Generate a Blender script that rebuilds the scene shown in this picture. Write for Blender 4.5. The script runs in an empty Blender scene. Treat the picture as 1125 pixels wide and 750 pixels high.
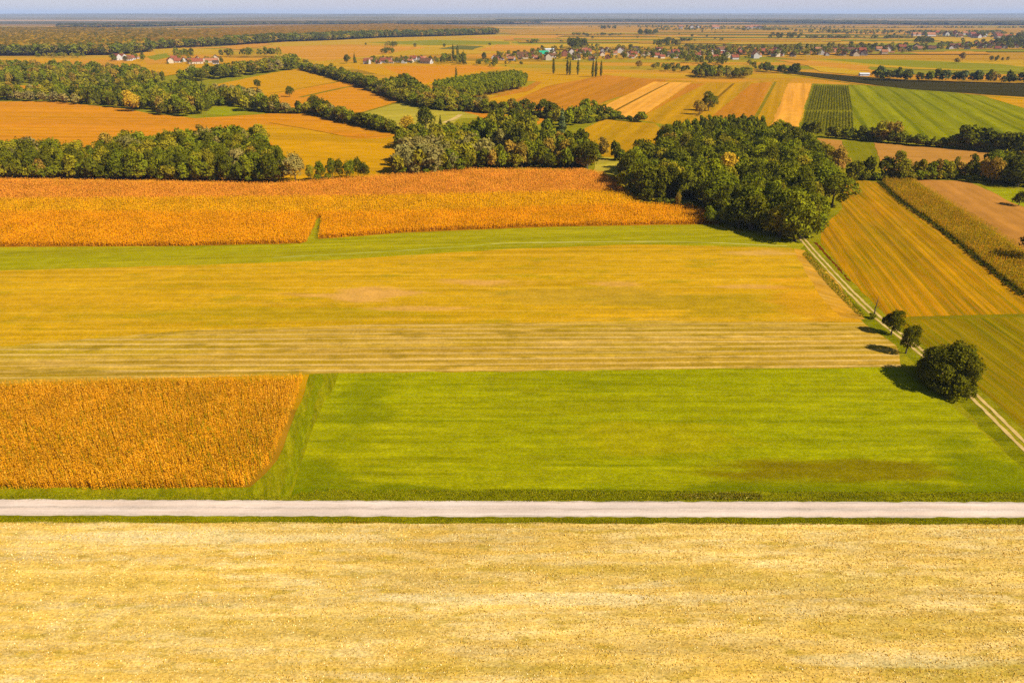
import bpy, math, random
import numpy as np

random.seed(7)
RNG = np.random.default_rng(11)
sc = bpy.context.scene
COL = sc.collection

# ------------------------------------------------------------------ camera model (photo 1125 x 750, 24 mm lens, 75 m up)
HC, FPX, CX, CY = 75.0, 750.0, 562.5, 375.0
PITCH = math.atan((CY - 15.5) / FPX)
CP, SP = math.cos(PITCH), math.sin(PITCH)


def gp(px, py, z=0.0):
    """point of the photograph -> point on level ground (x, y)"""
    u, v = (px - CX) / FPX, (CY - py) / FPX
    dy, dz = CP + v * SP, -SP + v * CP
    t = (HC - z) / -dz
    return u * t, dy * t


def proj(x, y, z=0.0):
    dz = z - HC
    d = y * CP - dz * SP
    return CX + FPX * x / d, CY - FPX * (y * SP + dz * CP) / d


def lin(c):
    c = c / 255.0
    return c / 12.92 if c <= 0.04045 else ((c + 0.055) / 1.055) ** 2.4


GAIN = (1.80, 1.72, 1.66)      # sunlit level ground: shown value / base colour


def S(r, g, b, k=1.0):
    return tuple(min(0.9, lin(v) / GAIN[i] * k) for i, v in enumerate((r, g, b))) + (1.0,)


# ------------------------------------------------------------------ object helpers
def link(o, parent=None):
    COL.objects.link(o)
    if parent:
        o.parent = parent
    return o


def tag(o, label=None, cat=None, group=None, kind=None):
    for k, v in (('label', label), ('category', cat), ('group', group), ('kind', kind)):
        if v:
            o[k] = v
    return o


def empty(name, loc, rz=0.0, s=1.0):
    o = bpy.data.objects.new(name, None)
    o.location = loc
    o.rotation_euler = (0, 0, rz)
    o.scale = (s, s, s) if not isinstance(s, tuple) else s
    o.empty_display_size = 1.0
    return link(o)


def np_mesh(name, verts, faces, mat=None, smooth=False, attr=None):
    """verts (n,3); faces (m,k) all with k corners"""
    verts = np.asarray(verts, np.float32)
    faces = np.asarray(faces, np.int32)
    me = bpy.data.meshes.new(name)
    m, k = faces.shape
    me.vertices.add(len(verts))
    me.vertices.foreach_set('co', verts.ravel())
    me.loops.add(m * k)
    me.loops.foreach_set('vertex_index', faces.ravel())
    me.polygons.add(m)
    me.polygons.foreach_set('loop_start', np.arange(m, dtype=np.int32) * k)
    if smooth:
        me.polygons.foreach_set('use_smooth', np.ones(m, bool))
    me.update(calc_edges=True)
    if attr is not None:
        a = me.color_attributes.new('tint', 'FLOAT_COLOR', 'POINT')
        a.data.foreach_set('color', np.asarray(attr, np.float32).ravel())
    if mat:
        me.materials.append(mat)
    return me


def mesh_obj(name, me, parent=None):
    return link(bpy.data.objects.new(name, me), parent)


def copy_tree(o, parent=None):
    c = o.copy()
    COL.objects.link(c)
    if parent:
        c.parent = parent
    for ch in list(o.children):
        copy_tree(ch, c)
    return c


class MB:
    def __init__(self):
        self.v, self.f = [], []

    def add(self, vs, fs):
        b = len(self.v)
        self.v += [tuple(p) for p in vs]
        self.f += [tuple(b + i for i in f) for f in fs]

    def box(self, x0, x1, y0, y1, z0, z1):
        self.add([(x0, y0, z0), (x1, y0, z0), (x1, y1, z0), (x0, y1, z0), (x0, y0, z1), (x1, y0, z1), (x1, y1, z1), (x0, y1, z1)],
                 [(3, 2, 1, 0), (4, 5, 6, 7), (0, 1, 5, 4), (1, 2, 6, 5), (2, 3, 7, 6), (3, 0, 4, 7)])

    def tube(self, pts, radii, n=7):
        rings = []
        for i, p in enumerate(pts):
            a = pts[max(0, i - 1)]
            b = pts[min(len(pts) - 1, i + 1)]
            t = np.array(b, float) - np.array(a, float)
            t /= np.linalg.norm(t) + 1e-9
            h = np.array((1, 0, 0)) if abs(t[0]) < .8 else np.array((0, 1, 0))
            s = np.cross(t, h)
            s /= np.linalg.norm(s)
            w = np.cross(t, s)
            rings.append([np.array(p) + radii[i] * (math.cos(q) * s + math.sin(q) * w) for q in np.linspace(0, 2 * math.pi, n, endpoint=False)])
        b = len(self.v)
        for r in rings:
            self.v += [tuple(p) for p in r]
        for i in range(len(pts) - 1):
            for j in range(n):
                self.f.append((b + i * n + j, b + i * n + (j + 1) % n, b + (i + 1) * n + (j + 1) % n, b + (i + 1) * n + j))
        self.f.append(tuple(b + (len(pts) - 1) * n + j for j in range(n)))

    def mesh(self, name, mat=None, smooth=False):
        me = bpy.data.meshes.new(name)
        me.from_pydata(self.v, [], self.f)
        if smooth:
            me.polygons.foreach_set('use_smooth', [True] * len(me.polygons))
        if mat:
            me.materials.append(mat)
        me.update()
        return me


# ------------------------------------------------------------------ node helpers
class NT:
    def __init__(self, name):
        self.m = bpy.data.materials.new(name)
        self.m.use_nodes = True
        self.t = self.m.node_tree
        self.t.nodes.clear()
        self.out = self.t.nodes.new('ShaderNodeOutputMaterial')

    def n(self, kind, **kw):
        nd = self.t.nodes.new('ShaderNode' + kind)
        for k, v in kw.items():
            setattr(nd, k, v)
        return nd

    def put(self, sock, v):
        if isinstance(v, bpy.types.NodeSocket):
            self.t.links.new(v, sock)
        elif v is not None:
            sock.default_value = v[:3] if sock.type == 'VECTOR' and isinstance(v, tuple) else v

    def math(self, op, a, b=None, c=None, clamp=False):
        nd = self.n('Math', operation=op, use_clamp=clamp)
        for i, v in enumerate((a, b, c)):
            self.put(nd.inputs[i], v)
        return nd.outputs[0]

    def maprange(self, v, a, b, c=0.0, d=1.0, smooth=False):
        nd = self.n('MapRange', clamp=True, interpolation_type='SMOOTHSTEP' if smooth else 'LINEAR')
        for i, q in enumerate((v, a, b, c, d)):
            self.put(nd.inputs[i], q)
        return nd.outputs[0]

    def mix(self, fac, a, b, blend='MIX'):
        nd = self.n('Mix', data_type='RGBA', blend_type=blend)
        self.put(nd.inputs[0], fac)
        self.put(nd.inputs[6], a)
        self.put(nd.inputs[7], b)
        return nd.outputs[2]

    def noise(self, vec, scale, detail=2.0, rough=0.5, dist=0.0, w=None):
        nd = self.n('TexNoise')
        self.put(nd.inputs['Vector'], vec)
        nd.inputs['Scale'].default_value = scale
        nd.inputs['Detail'].default_value = detail
        nd.inputs['Roughness'].default_value = rough
        nd.inputs['Distortion'].default_value = dist
        return nd.outputs[0]

    def mapping(self, vec, loc=(0, 0, 0), rot=0.0, scale=(1, 1, 1)):
        nd = self.n('Mapping')
        self.put(nd.inputs[0], vec)
        nd.inputs[1].default_value = loc
        nd.inputs[2].default_value = (0, 0, rot)
        nd.inputs[3].default_value = scale
        return nd.outputs[0]

    def scalecol(self, col, val):
        """colour times a number"""
        nd = self.n('VectorMath', operation='SCALE')
        self.put(nd.inputs[0], col)
        self.put(nd.inputs[3], val)
        return nd.outputs[0]

    def finish(self, col, rough=0.95, normal=None, spec=0.0):
        p = self.n('BsdfPrincipled')
        self.put(p.inputs['Base Color'], col)
        p.inputs['Roughness'].default_value = rough
        p.inputs['Specular IOR Level'].default_value = spec
        if normal is not None:
            self.put(p.inputs['Normal'], normal)
        self.t.links.new(p.outputs[0], self.out.inputs[0])
        return self.m


SEED = [0]


def field_mat(name, c1, c2, c3=None, ang=0.0, row=2.5, stretch=25.0, streak=0.45, patch=35.0, patchstretch=3.0, grain=0.45, grainamt=0.35,
              lines=None, c_spot=None, spot=(8.0, 0.58, 0.12, 0.7), bump=0.0, rows=None, mottle=(7.0, 0.13), zones=()):
    """ang: direction of the rows in degrees from +X; c1/c2 mixed in patches, c3 in streaks along the rows; lines=(spacing,width,colour,strength)"""
    SEED[0] += 1
    k = NT(name)
    pos = k.n('NewGeometry').outputs['Position']
    off = (SEED[0] * 137.3 % 811, SEED[0] * 71.9 % 613, 0)
    p = k.mapping(pos, loc=off, rot=-math.radians(ang))
    pp = k.mapping(p, scale=(1.0 / patchstretch, 1, 1))
    a = k.noise(pp, 1.0 / patch, 4.0, 0.6)
    col = k.mix(k.maprange(a, 0.36, 0.64), c1, c2)
    ps = k.mapping(p, scale=(1.0 / stretch, 1, 1))
    s = k.noise(ps, 1.0 / row, 3.0, 0.65)
    if c3 is not None:
        sf = k.math('MULTIPLY', k.maprange(s, 0.42, 0.66), k.maprange(k.noise(pp, 1.7 / patch, 3.0, 0.6), 0.25, 0.6, 0.25, 1.0))
        col = k.mix(k.math('MULTIPLY', sf, streak), col, c3)
    s2 = k.noise(k.mapping(p, scale=(1.0 / (stretch * 2), 1, 1), loc=(31, 17, 0)), 0.45 / row, 2.0, 0.5)
    col = k.scalecol(col, k.maprange(s2, 0.3, 0.7, 1.0 - streak * 0.3, 1.0 + streak * 0.3))
    sepy = None
    if rows is not None or lines is not None:
        sx = k.n('SeparateXYZ')
        wob = k.noise(pp, 1.0 / 60.0, 2.0)
        k.put(sx.inputs[0], p)
        sepy = k.math('ADD', sx.outputs[1], k.math('MULTIPLY', wob, 8.0))
    if rows is not None:
        sp, amt = rows
        d = k.math('PINGPONG', sepy, sp / 2)
        col = k.scalecol(col, k.maprange(d, 0.0, sp / 2, 1.0 - amt, 1.0 + amt, True))
    if lines is not None:
        sp, wd, lc, ls = lines
        d = k.math('PINGPONG', sepy, sp / 2)
        lf = k.maprange(d, wd * 0.5, wd, ls, 0.0, True)
        lf = k.math('MULTIPLY', lf, k.maprange(k.noise(pp, 2.5 / patch, 2.0), 0.35, 0.6, 0.3, 1.0))
        col = k.mix(lf, col, lc)
    if c_spot is not None:
        z = k.noise(k.mapping(p, scale=(1.0 / 3.4, 1, 1), loc=(5, 88, 0)), 1.0 / spot[0], 4.0, 0.62)
        col = k.mix(k.maprange(z, spot[1], spot[1] + spot[2], 0.0, spot[3], True), col, c_spot)
    if zones:
        sz = k.n('SeparateXYZ')
        k.put(sz.inputs[0], pos)
        zn = k.math('MULTIPLY', k.math('SUBTRACT', k.noise(k.mapping(pos, scale=(0.25, 1, 1)), 0.16, 4.0, 0.65), 0.5), 2.6)
        for (zx, zy, rx, ry, zc, zs) in zones:
            wx, wy = gp(zx, zy)
            a_ = k.math('POWER', k.math('ABSOLUTE', k.math('DIVIDE', k.math('SUBTRACT', sz.outputs[0], wx), rx)), 2.0)
            b_ = k.math('POWER', k.math('ABSOLUTE', k.math('DIVIDE', k.math('SUBTRACT', sz.outputs[1], wy), ry)), 2.0)
            d_ = k.math('ADD', k.math('SQRT', k.math('ADD', a_, b_)), zn)
            col = k.mix(k.maprange(d_, 0.55, 1.15, zs, 0.0, True), col, zc)
    mo = k.noise(k.mapping(p, scale=(0.55, 1, 1), loc=(9, 4, 0)), 1.0 / mottle[0], 5.0, 0.68)
    col = k.scalecol(col, k.maprange(mo, 0.32, 0.68, 1.0 - mottle[1], 1.0 + mottle[1]))
    g = k.noise(k.mapping(p, scale=(0.6, 1, 1)), 1.0 / grain, 2.0, 0.7)
    col = k.scalecol(col, k.maprange(g, 0.25, 0.75, 1.0 - grainamt, 1.0 + grainamt))
    nrm = None
    if bump:
        b = k.n('Bump')
        b.inputs['Strength'].default_value = bump
        b.inputs['Distance'].default_value = 0.15
        k.put(b.inputs['Height'], g)
        nrm = b.outputs[0]
    return k.finish(col, normal=nrm)


def foliage_mat(name, per_object=True):
    k = NT(name)
    tc = k.n('TexCoord')
    if per_object:
        base = k.n('ObjectInfo').outputs['Color']
        vec = tc.outputs['Object']
    else:
        base = k.n('Attribute', attribute_name='tint').outputs['Color']
        vec = k.n('NewGeometry').outputs['Position']
    a = k.noise(vec, 0.55, 2.0, 0.6)
    b = k.noise(vec, 2.6, 1.0, 0.5)
    col = k.scalecol(base, k.maprange(a, 0.3, 0.7, 0.80, 1.2))
    col = k.scalecol(col, k.maprange(b, 0.3, 0.7, 0.78, 1.22))
    warm = k.mix(k.maprange(k.noise(vec, 0.33, 2.0), 0.5, 0.75, 0.0, 0.25), col, k.mix(1.0, col, (1.45, 1.15, 0.6, 1), 'MULTIPLY'))
    d = k.n('BsdfDiffuse')
    k.put(d.inputs[0], warm)
    t = k.n('BsdfTranslucent')
    k.put(t.inputs[0], k.mix(1.0, warm, (1.25, 1.2, 0.5, 1), 'MULTIPLY'))
    m = k.n('MixShader')
    m.inputs[0].default_value = 0.22
    k.t.links.new(d.outputs[0], m.inputs[1])
    k.t.links.new(t.outputs[0], m.inputs[2])
    k.t.links.new(m.outputs[0], k.out.inputs[0])
    return k.m


def plain_mat(name, c, var=0.15, scale=1.5, rough=0.9):
    k = NT(name)
    v = k.noise(k.n('TexCoord').outputs['Object'], scale, 3.0, 0.6)
    return k.finish(k.scalecol(c, k.maprange(v, 0.3, 0.7, 1 - var, 1 + var)), rough)


# ------------------------------------------------------------------ world, sun, camera
SUN_EL = math.radians(41)
SUN_DIR2 = (8.5, -4.9)
SUN_AZ = math.atan2(SUN_DIR2[0], SUN_DIR2[1])
w = bpy.data.worlds.new('World')
sc.world = w
w.use_nodes = True
bg = w.node_tree.nodes['Background']
sky = w.node_tree.nodes.new('ShaderNodeTexSky')
sky.sky_type = 'NISHITA'
sky.sun_disc = False
sky.sun_elevation = SUN_EL
sky.sun_rotation = SUN_AZ
sky.altitude = 2000
sky.air_density = 1.0
sky.dust_density = 2.0
sky.ozone_density = 2.0
# a veil of high cloud low over the horizon
wt = w.node_tree
wtc = wt.nodes.new('ShaderNodeTexCoord')
wsx = wt.nodes.new('ShaderNodeSeparateXYZ')
wt.links.new(wtc.outputs['Generated'], wsx.inputs[0])
wel = wt.nodes.new('ShaderNodeMapRange')
wel.interpolation_type = 'SMOOTHSTEP'
wel.inputs[1].default_value, wel.inputs[2].default_value = 0.02, 0.30
wel.inputs[3].default_value, wel.inputs[4].default_value = 0.85, 0.0
wt.links.new(wsx.outputs[2], wel.inputs[0])
wmp = wt.nodes.new('ShaderNodeMapping')
wmp.inputs[3].default_value = (3.0, 3.0, 26.0)
wt.links.new(wtc.outputs['Generated'], wmp.inputs[0])
wno = wt.nodes.new('ShaderNodeTexNoise')
wno.inputs['Scale'].default_value = 2.2
wno.inputs['Detail'].default_value = 4.0
wt.links.new(wmp.outputs[0], wno.inputs[0])
wmr = wt.nodes.new('ShaderNodeMapRange')
wmr.inputs[1].default_value, wmr.inputs[2].default_value = 0.3, 0.7
wmr.inputs[3].default_value, wmr.inputs[4].default_value = 0.80, 1.0
wt.links.new(wno.outputs[0], wmr.inputs[0])
wmu = wt.nodes.new('ShaderNodeMath')
wmu.operation = 'MULTIPLY'
wt.links.new(wel.outputs[0], wmu.inputs[0])
wt.links.new(wmr.outputs[0], wmu.inputs[1])
wmx = wt.nodes.new('ShaderNodeMix')
wmx.data_type = 'RGBA'
wt.links.new(wmu.outputs[0], wmx.inputs[0])
wt.links.new(sky.outputs[0], wmx.inputs[6])
wmx.inputs[7].default_value = (6.0, 5.6, 6.35, 1.0)
wt.links.new(wmx.outputs[2], bg.inputs[0])
bg.inputs[1].default_value = 0.06

sl = bpy.data.lights.new('sun', 'SUN')
sl.energy = 4.6
sl.angle = math.radians(0.5)
sl.color = (1.0, 0.955, 0.88)
so = link(bpy.data.objects.new('sun', sl))
so.rotation_euler = (math.pi / 2 - SUN_EL, 0, math.pi - SUN_AZ)
# aim check: a sun lamp shines along its local -Z
from mathutils import Vector
sd = Vector((math.sin(SUN_AZ) * math.cos(SUN_EL), math.cos(SUN_AZ) * math.cos(SUN_EL), math.sin(SUN_EL)))
so.rotation_euler = sd.to_track_quat('Z', 'Y').to_euler()
so.location = sd * 300

cam = bpy.data.cameras.new('camera')
cam.lens, cam.sensor_width = 24.0, 36.0
cam.clip_start, cam.clip_end = 0.5, 120000.0
co = link(bpy.data.objects.new('camera', cam))
co.location = (0, 0, HC)
co.rotation_euler = (math.pi / 2 - PITCH, 0, 0)
sc.camera = co
vs = sc.view_settings
vs.view_transform = 'Standard'
vs.look = 'None'
vs.exposure = 0.85
vs.gamma = 1.0
sc.cycles.max_bounces = 5
sc.cycles.diffuse_bounces = 2
sc.cycles.transmission_bounces = 2
sc.cycles.volume_bounces = 0
sc.cycles.use_denoising = False

# ------------------------------------------------------------------ ground
def parcel_mat(name, rot, hgt, wid, pal, seed):
    k = NT(name)
    pos = k.n('NewGeometry').outputs['Position']
    p = k.mapping(pos, loc=(seed * 31.7, seed * 57.1, 0), rot=rot)
    wob = k.noise(p, 1 / 900.0, 2.0)
    sx = k.n('SeparateXYZ')
    k.put(sx.inputs[0], p)
    yy = k.math('ADD', sx.outputs[1], k.math('MULTIPLY', wob, 260.0))
    rid = k.math('FLOOR', k.math('DIVIDE', yy, hgt))
    wn = k.n('TexWhiteNoise', noise_dimensions='1D')
    k.put(wn.inputs['W'], rid)
    xw = k.math('ADD', k.math('DIVIDE', sx.outputs[0], wid), k.math('MULTIPLY', wn.outputs[0], 7.0))
    xid = k.math('FLOOR', xw)
    cb = k.n('CombineXYZ')
    k.put(cb.inputs[0], xid)
    k.put(cb.inputs[1], rid)
    w2 = k.n('TexWhiteNoise', noise_dimensions='2D')
    k.put(w2.inputs['Vector'], cb.outputs[0])
    r = k.n('ValToRGB')
    r.color_ramp.interpolation = 'CONSTANT'
    el = r.color_ramp.elements
    while len(el) < len(pal):
        el.new(0.5)
    for i, c in enumerate(pal):
        el[i].position = i / len(pal)
        el[i].color = c
    k.put(r.inputs[0], w2.outputs[0])
    st = k.noise(k.mapping(p, scale=(0.04, 1, 1)), 1 / 18.0, 3.0, 0.6)
    col = k.scalecol(r.outputs[0], k.maprange(st, 0.3, 0.7, 0.72, 1.28))
    pt = k.noise(p, 1 / 140.0, 4.0, 0.6)
    col = k.mix(k.maprange(pt, 0.45, 0.7, 0, 0.5), col, S(172, 142, 30))
    # hedge-dark lines between some parcels
    d = k.math('PINGPONG', yy, hgt / 2)
    col = k.mix(k.math('MULTIPLY', k.maprange(d, 0.0, 9.0, 0.75, 0.0), k.maprange(k.noise(p, 1 / 300.0, 2.0), 0.45, 0.6)), col, S(110, 88, 20))
    return k.finish(col)


PAL_MID = [S(206, 150, 24), S(212, 152, 12), S(176, 146, 16), S(220, 146, 30), S(150, 136, 12), S(208, 136, 26), S(190, 150, 20), S(174, 122, 20)]
PAL_FAR = [S(212, 148, 36), S(188, 148, 22), S(194, 138, 24), S(112, 96, 14), S(218, 154, 48), S(142, 128, 18), S(226, 158, 58), S(168, 118, 24)]
PAL_HOR = [S(156, 108, 54), S(90, 76, 30), S(124, 94, 36), S(212, 156, 95), S(86, 72, 28), S(136, 102, 40), S(104, 84, 34), S(172, 126, 66)]


def ground_sheet(name, xs, ys, mat, label):
    X, Y = np.meshgrid(xs, ys)
    v = np.stack([X.ravel(), Y.ravel(), np.zeros(X.size)], 1)
    nx, ny = len(xs), len(ys)
    i = np.arange((nx - 1) * (ny - 1))
    a = (i // (nx - 1)) * nx + i % (nx - 1)
    f = np.stack([a, a + 1, a + nx + 1, a + nx], 1)
    me = np_mesh(name, v, f)
    for m_ in mat:
        me.materials.append(m_)
    cy = v[f].mean(1)[:, 1]
    me.polygons.foreach_set('material_index', np.where(cy < 2300, 0, np.where(cy < 5200, 1, 2)).astype(np.int32))
    o = mesh_obj(name, me)
    return tag(o, label, None, None, 'structure')


xs = np.array(sorted(set([s * v for s in (-1, 1) for v in (0, 150, 300, 450, 600, 800, 1000, 1300, 1700, 2200, 3000, 4200, 6000, 9000, 14000, 22000, 34000)])))
ys = np.array([-3000, -1200, -500, -200, 0, 150, 300, 450, 600, 750, 900, 1100, 1300, 1500, 1750, 2000, 2300, 2700, 3200, 3900, 4500, 5200, 6500, 8500, 11000, 14000, 18000, 24000, 34000])
GM = [parcel_mat('parcels_near', 0.12, 80.0, 420.0, PAL_MID, 3), parcel_mat('parcels_far', -0.04, 150.0, 1100.0, PAL_FAR, 5), parcel_mat('parcels_horizon', 0.05, 1300.0, 4200.0, PAL_HOR, 9)]
ground_sheet('ground', xs, ys, GM, 'patchwork of farmland reaching to the horizon')

ZL = [0.016]
ZS = [0.02]


def nextz():
    ZL[0] += ZS[0]
    return ZL[0]


def densify(pts, step, jit, seed, closed=True):
    r = random.Random(seed)
    out = []
    n = len(pts)
    for i in range(n if closed else n - 1):
        a, b = pts[i], pts[(i + 1) % n]
        L = math.dist(a, b)
        m = max(1, min(60, int(L / step)))
        nx, ny = -(b[1] - a[1]) / (L + 1e-9), (b[0] - a[0]) / (L + 1e-9)
        for j in range(m):
            t = j / m
            e = r.uniform(-jit, jit) if j else 0.0
            out.append((a[0] + (b[0] - a[0]) * t + nx * e, a[1] + (b[1] - a[1]) * t + ny * e))
    if not closed:
        out.append(pts[-1])
    return out


def smooth_px(pts, it=2):
    """corner cutting on an open line"""
    for _ in range(it):
        q = [pts[0]]
        for a, b in zip(pts[:-1], pts[1:]):
            q.append((a[0] * .75 + b[0] * .25, a[1] * .75 + b[1] * .25))
            q.append((a[0] * .25 + b[0] * .75, a[1] * .25 + b[1] * .75))
        q.append(pts[-1])
        pts = q
    return pts


def field(name, px, mat, label, jit=0.35, kind='structure', z=None, step=None):
    pts = [gp(*p) for p in px]
    D = min(p[1] for p in pts)
    pts = densify(pts, step or max(4.0, D * 0.02), jit * max(1.0, D / 300.0), len(name) * 7 + len(px))
    z = nextz() if z is None else z
    me = bpy.data.meshes.new(name)
    me.from_pydata([(x, y, z) for x, y in pts], [], [tuple(range(len(pts)))])
    if me.polygons[0].normal.z < 0:
        me.flip_normals()
    me.materials.append(mat)
    return tag(mesh_obj(name, me), label, None, None, kind)


def ribbon(name, px, width, mat, label, jit=0.12, off=0.0, world=False, step=3.0, z=None, kind='structure'):
    pts = px if world else [gp(*p) for p in px]
    pts = smooth_px(pts, 2)
    pts = densify(pts, step, 0.0, 1, closed=False)
    r = random.Random(len(name) * 13 + len(pts))
    z = nextz() if z is None else z
    L, R = [], []
    n = len(pts)
    for i, p in enumerate(pts):
        a, b = pts[max(0, i - 1)], pts[min(n - 1, i + 1)]
        d = math.dist(a, b) + 1e-9
        nx, ny = -(b[1] - a[1]) / d, (b[0] - a[0]) / d
        wd = width if not isinstance(width, (list, tuple)) else width[0] + (width[1] - width[0]) * i / (n - 1)
        L.append((p[0] + nx * (off + wd / 2 + r.uniform(-jit, jit)), p[1] + ny * (off + wd / 2 + r.uniform(-jit, jit)), z))
        R.append((p[0] + nx * (off - wd / 2 + r.uniform(-jit, jit)), p[1] + ny * (off - wd / 2 + r.uniform(-jit, jit)), z))
    v = L + R
    f = [(i, n + i, n + i + 1, i + 1) for i in range(n - 1)]
    me = np_mesh(name, v, f, mat)
    if me.polygons[0].normal.z < 0:
        me.flip_normals()
    return tag(mesh_obj(name, me), label, None, None, kind)


# ---- field materials
M = {}
M['grass'] = field_mat('rough_grass', S(150, 138, 14), S(168, 146, 16), S(112, 108, 8), 20, 3, 6, 0.5, 14, 1.5, 0.5, 0.35)
M['grassdark'] = field_mat('dark_grass', S(126, 120, 6), S(152, 140, 10), S(92, 92, 4), 0, 0.9, 7, 0.7, 5, 2.5, 0.3, 0.45)
M['straw'] = field_mat('straw_stubble', S(247, 200, 104), S(240, 186, 76), S(255, 222, 154), 0.4, 1.3, 8, 0.6, 20, 3.0, 0.26, 0.42,
                       c_spot=S(198, 160, 46), spot=(1.5, 0.50, 0.18, 0.7), bump=0.3, lines=(8.5, 0.45, S(206, 166, 56), 0.35), mottle=(1.6, 0.16), zones=((1010, 690, 16, 2.4, S(206, 166, 58), 0.6), (1060, 735, 12, 2.0, S(190, 158, 44), 0.6), (900, 640, 26, 2.0, S(212, 172, 66), 0.6), (640, 625, 24, 1.3, S(212, 170, 60), 0.6), (330, 690, 20, 2.0, S(218, 172, 62), 0.5), (120, 640, 20, 2.0, S(224, 178, 66), 0.5), (560, 735, 22, 1.6, S(208, 168, 56), 0.5), (640, 658, 26, 1.2, S(255, 228, 168), 0.4), (250, 590, 40, 1.6, S(255, 226, 166), 0.4), (1000, 725, 14, 1.2, S(255, 226, 166), 0.35)))
M['meadow'] = field_mat('mown_meadow', S(164, 155, 6), S(176, 162, 9), S(128, 130, 3), -0.3, 1.0, 11, 0.6, 24, 3.0, 0.36, 0.34,
                        lines=(7.6, 0.45, S(128, 126, 3), 0.45), c_spot=S(150, 136, 6), spot=(9, 0.54, 0.16, 0.5), mottle=(2.4, 0.17), zones=(
                        (560, 545, 70, 3.4, S(110, 114, 3), 0.75), (930, 546, 40, 4.5, S(116, 116, 3), 0.75), (930, 518, 24, 3.6, S(130, 104, 6), 0.72), (860, 512, 12, 2.6, S(134, 110, 6), 0.5),
                        (1085, 520, 8, 14, S(116, 120, 3), 0.7), (395, 450, 7, 16, S(128, 128, 5), 0.6), (330, 530, 8, 8, S(116, 120, 4), 0.6), (720, 480, 20, 6, S(186, 160, 10), 0.5)))
M['maizefloor'] = field_mat('maize_floor', S(190, 124, 14), S(170, 112, 12), S(140, 92, 8), 0, 0.8, 14, 0.6, 10, 2, 0.4, 0.3)
M['cornstub'] = field_mat('maize_stubble', S(196, 144, 30), S(184, 146, 18), S(234, 178, 82), 1.0, 0.8, 26, 0.75, 26, 6, 0.34, 0.32,
                          c_spot=S(154, 120, 8), spot=(4, 0.53, 0.14, 0.6), lines=(2.7, 0.6, S(248, 200, 118), 0.55), mottle=(2.4, 0.18))
M['yellowstub'] = field_mat('yellow_stubble', S(228, 166, 26), S(212, 156, 20), S(184, 146, 10), 1.0, 0.9, 20, 0.5, 24, 3, 0.45, 0.28,
                            lines=(6.0, 0.6, S(236, 184, 70), 0.35), c_spot=S(172, 144, 12), spot=(6, 0.52, 0.16, 0.6), mottle=(3.0, 0.15), zones=(
                            (800, 335, 34, 9, S(178, 142, 20), 0.6), (640, 325, 30, 7, S(196, 150, 40), 0.6), (300, 345, 50, 6, S(176, 146, 16), 0.5), (60, 330, 40, 7, S(222, 160, 24), 0.5),
                            (400, 323, 16, 5.0, S(232, 166, 72), 0.95), (350, 324, 14, 2.5, S(230, 166, 70), 0.8), (522, 311, 15, 3.5, S(232, 166, 72), 0.9), (470, 339, 18, 2.2, S(230, 166, 70), 0.85),
                            (825, 315, 13, 2.2, S(230, 166, 72), 0.8), (675, 312, 9, 2.2, S(230, 166, 70), 0.7), (840, 278, 14, 4.0, S(230, 170, 80), 0.7), (900, 335, 14, 22, S(230, 150, 24), 0.5)))
M['margin'] = field_mat('margin_grass', S(150, 140, 8), S(168, 148, 12), S(114, 116, 5), -70, 0.8, 7, 0.7, 7, 2.0, 0.35, 0.36, mottle=(1.8, 0.16))
M['greenstrip'] = field_mat('green_strip', S(172, 154, 14), S(184, 160, 20), S(142, 134, 8), 5, 1.2, 18, 0.6, 20, 5, 0.4, 0.26, mottle=(3.0, 0.15))
M['bare'] = field_mat('bare_soil', S(226, 160, 60), S(218, 152, 50), S(206, 150, 34), 0, 1.2, 20, 0.6, 10, 4, 0.4, 0.2)
M['pinksoil'] = field_mat('harrowed_soil', S(206, 136, 56), S(198, 130, 50), S(188, 124, 44), 79, 2.0, 30, 0.4, 40, 3, 0.6, 0.12)
M['pinksoil2'] = field_mat('pale_soil', S(204, 138, 56), S(196, 132, 48), S(188, 128, 42), -6, 2.5, 30, 0.35, 50, 3, 0.7, 0.10)
M['pale'] = field_mat('pale_stubble', S(250, 170, 58), S(244, 160, 48), S(252, 180, 70), 70, 3, 25, 0.5, 50, 3, 0.7, 0.12)
M['palev'] = field_mat('pale_stubble_upright', S(252, 172, 56), S(246, 162, 50), S(232, 150, 36), 69, 2.6, 30, 0.6, 50, 3, 0.7, 0.10)
M['orange'] = field_mat('orange_crop', S(226, 142, 16), S(226, 138, 28), S(214, 146, 8), -4, 4, 25, 0.5, 70, 3, 0.7, 0.14, lines=(26, 1.6, S(206, 130, 12), 0.6))
M['orangeR'] = field_mat('red_orange_crop', S(226, 134, 22), S(222, 138, 16), S(206, 138, 12), 20, 4, 25, 0.5, 70, 3, 0.7, 0.14)
M['yellow'] = field_mat('yellow_crop', S(222, 152, 8), S(214, 150, 6), S(198, 142, 6), -10, 4, 25, 0.45, 80, 3, 0.7, 0.13, lines=(30, 1.4, S(202, 138, 8), 0.5))
M['olive'] = field_mat('olive_crop', S(200, 142, 10), S(208, 144, 10), S(176, 134, 8), 70, 4, 30, 0.5, 70, 3, 0.7, 0.13)
M['brownish'] = field_mat('brown_orange_crop', S(212, 130, 26), S(202, 126, 22), S(194, 128, 14), 70, 4, 30, 0.4, 60, 3, 0.7, 0.12)
M['palegreen'] = field_mat('pale_green_meadow', S(194, 166, 48), S(176, 156, 36), S(214, 174, 66), 22, 5, 18, 0.6, 40, 3, 0.8, 0.14)
M['greenR'] = field_mat('bright_green_crop', S(156, 144, 6), S(146, 138, 4), S(118, 118, 2), 70, 5, 22, 0.6, 60, 3, 0.8, 0.12,
                        lines=(17, 2.4, S(112, 112, 2), 0.8))
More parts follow.
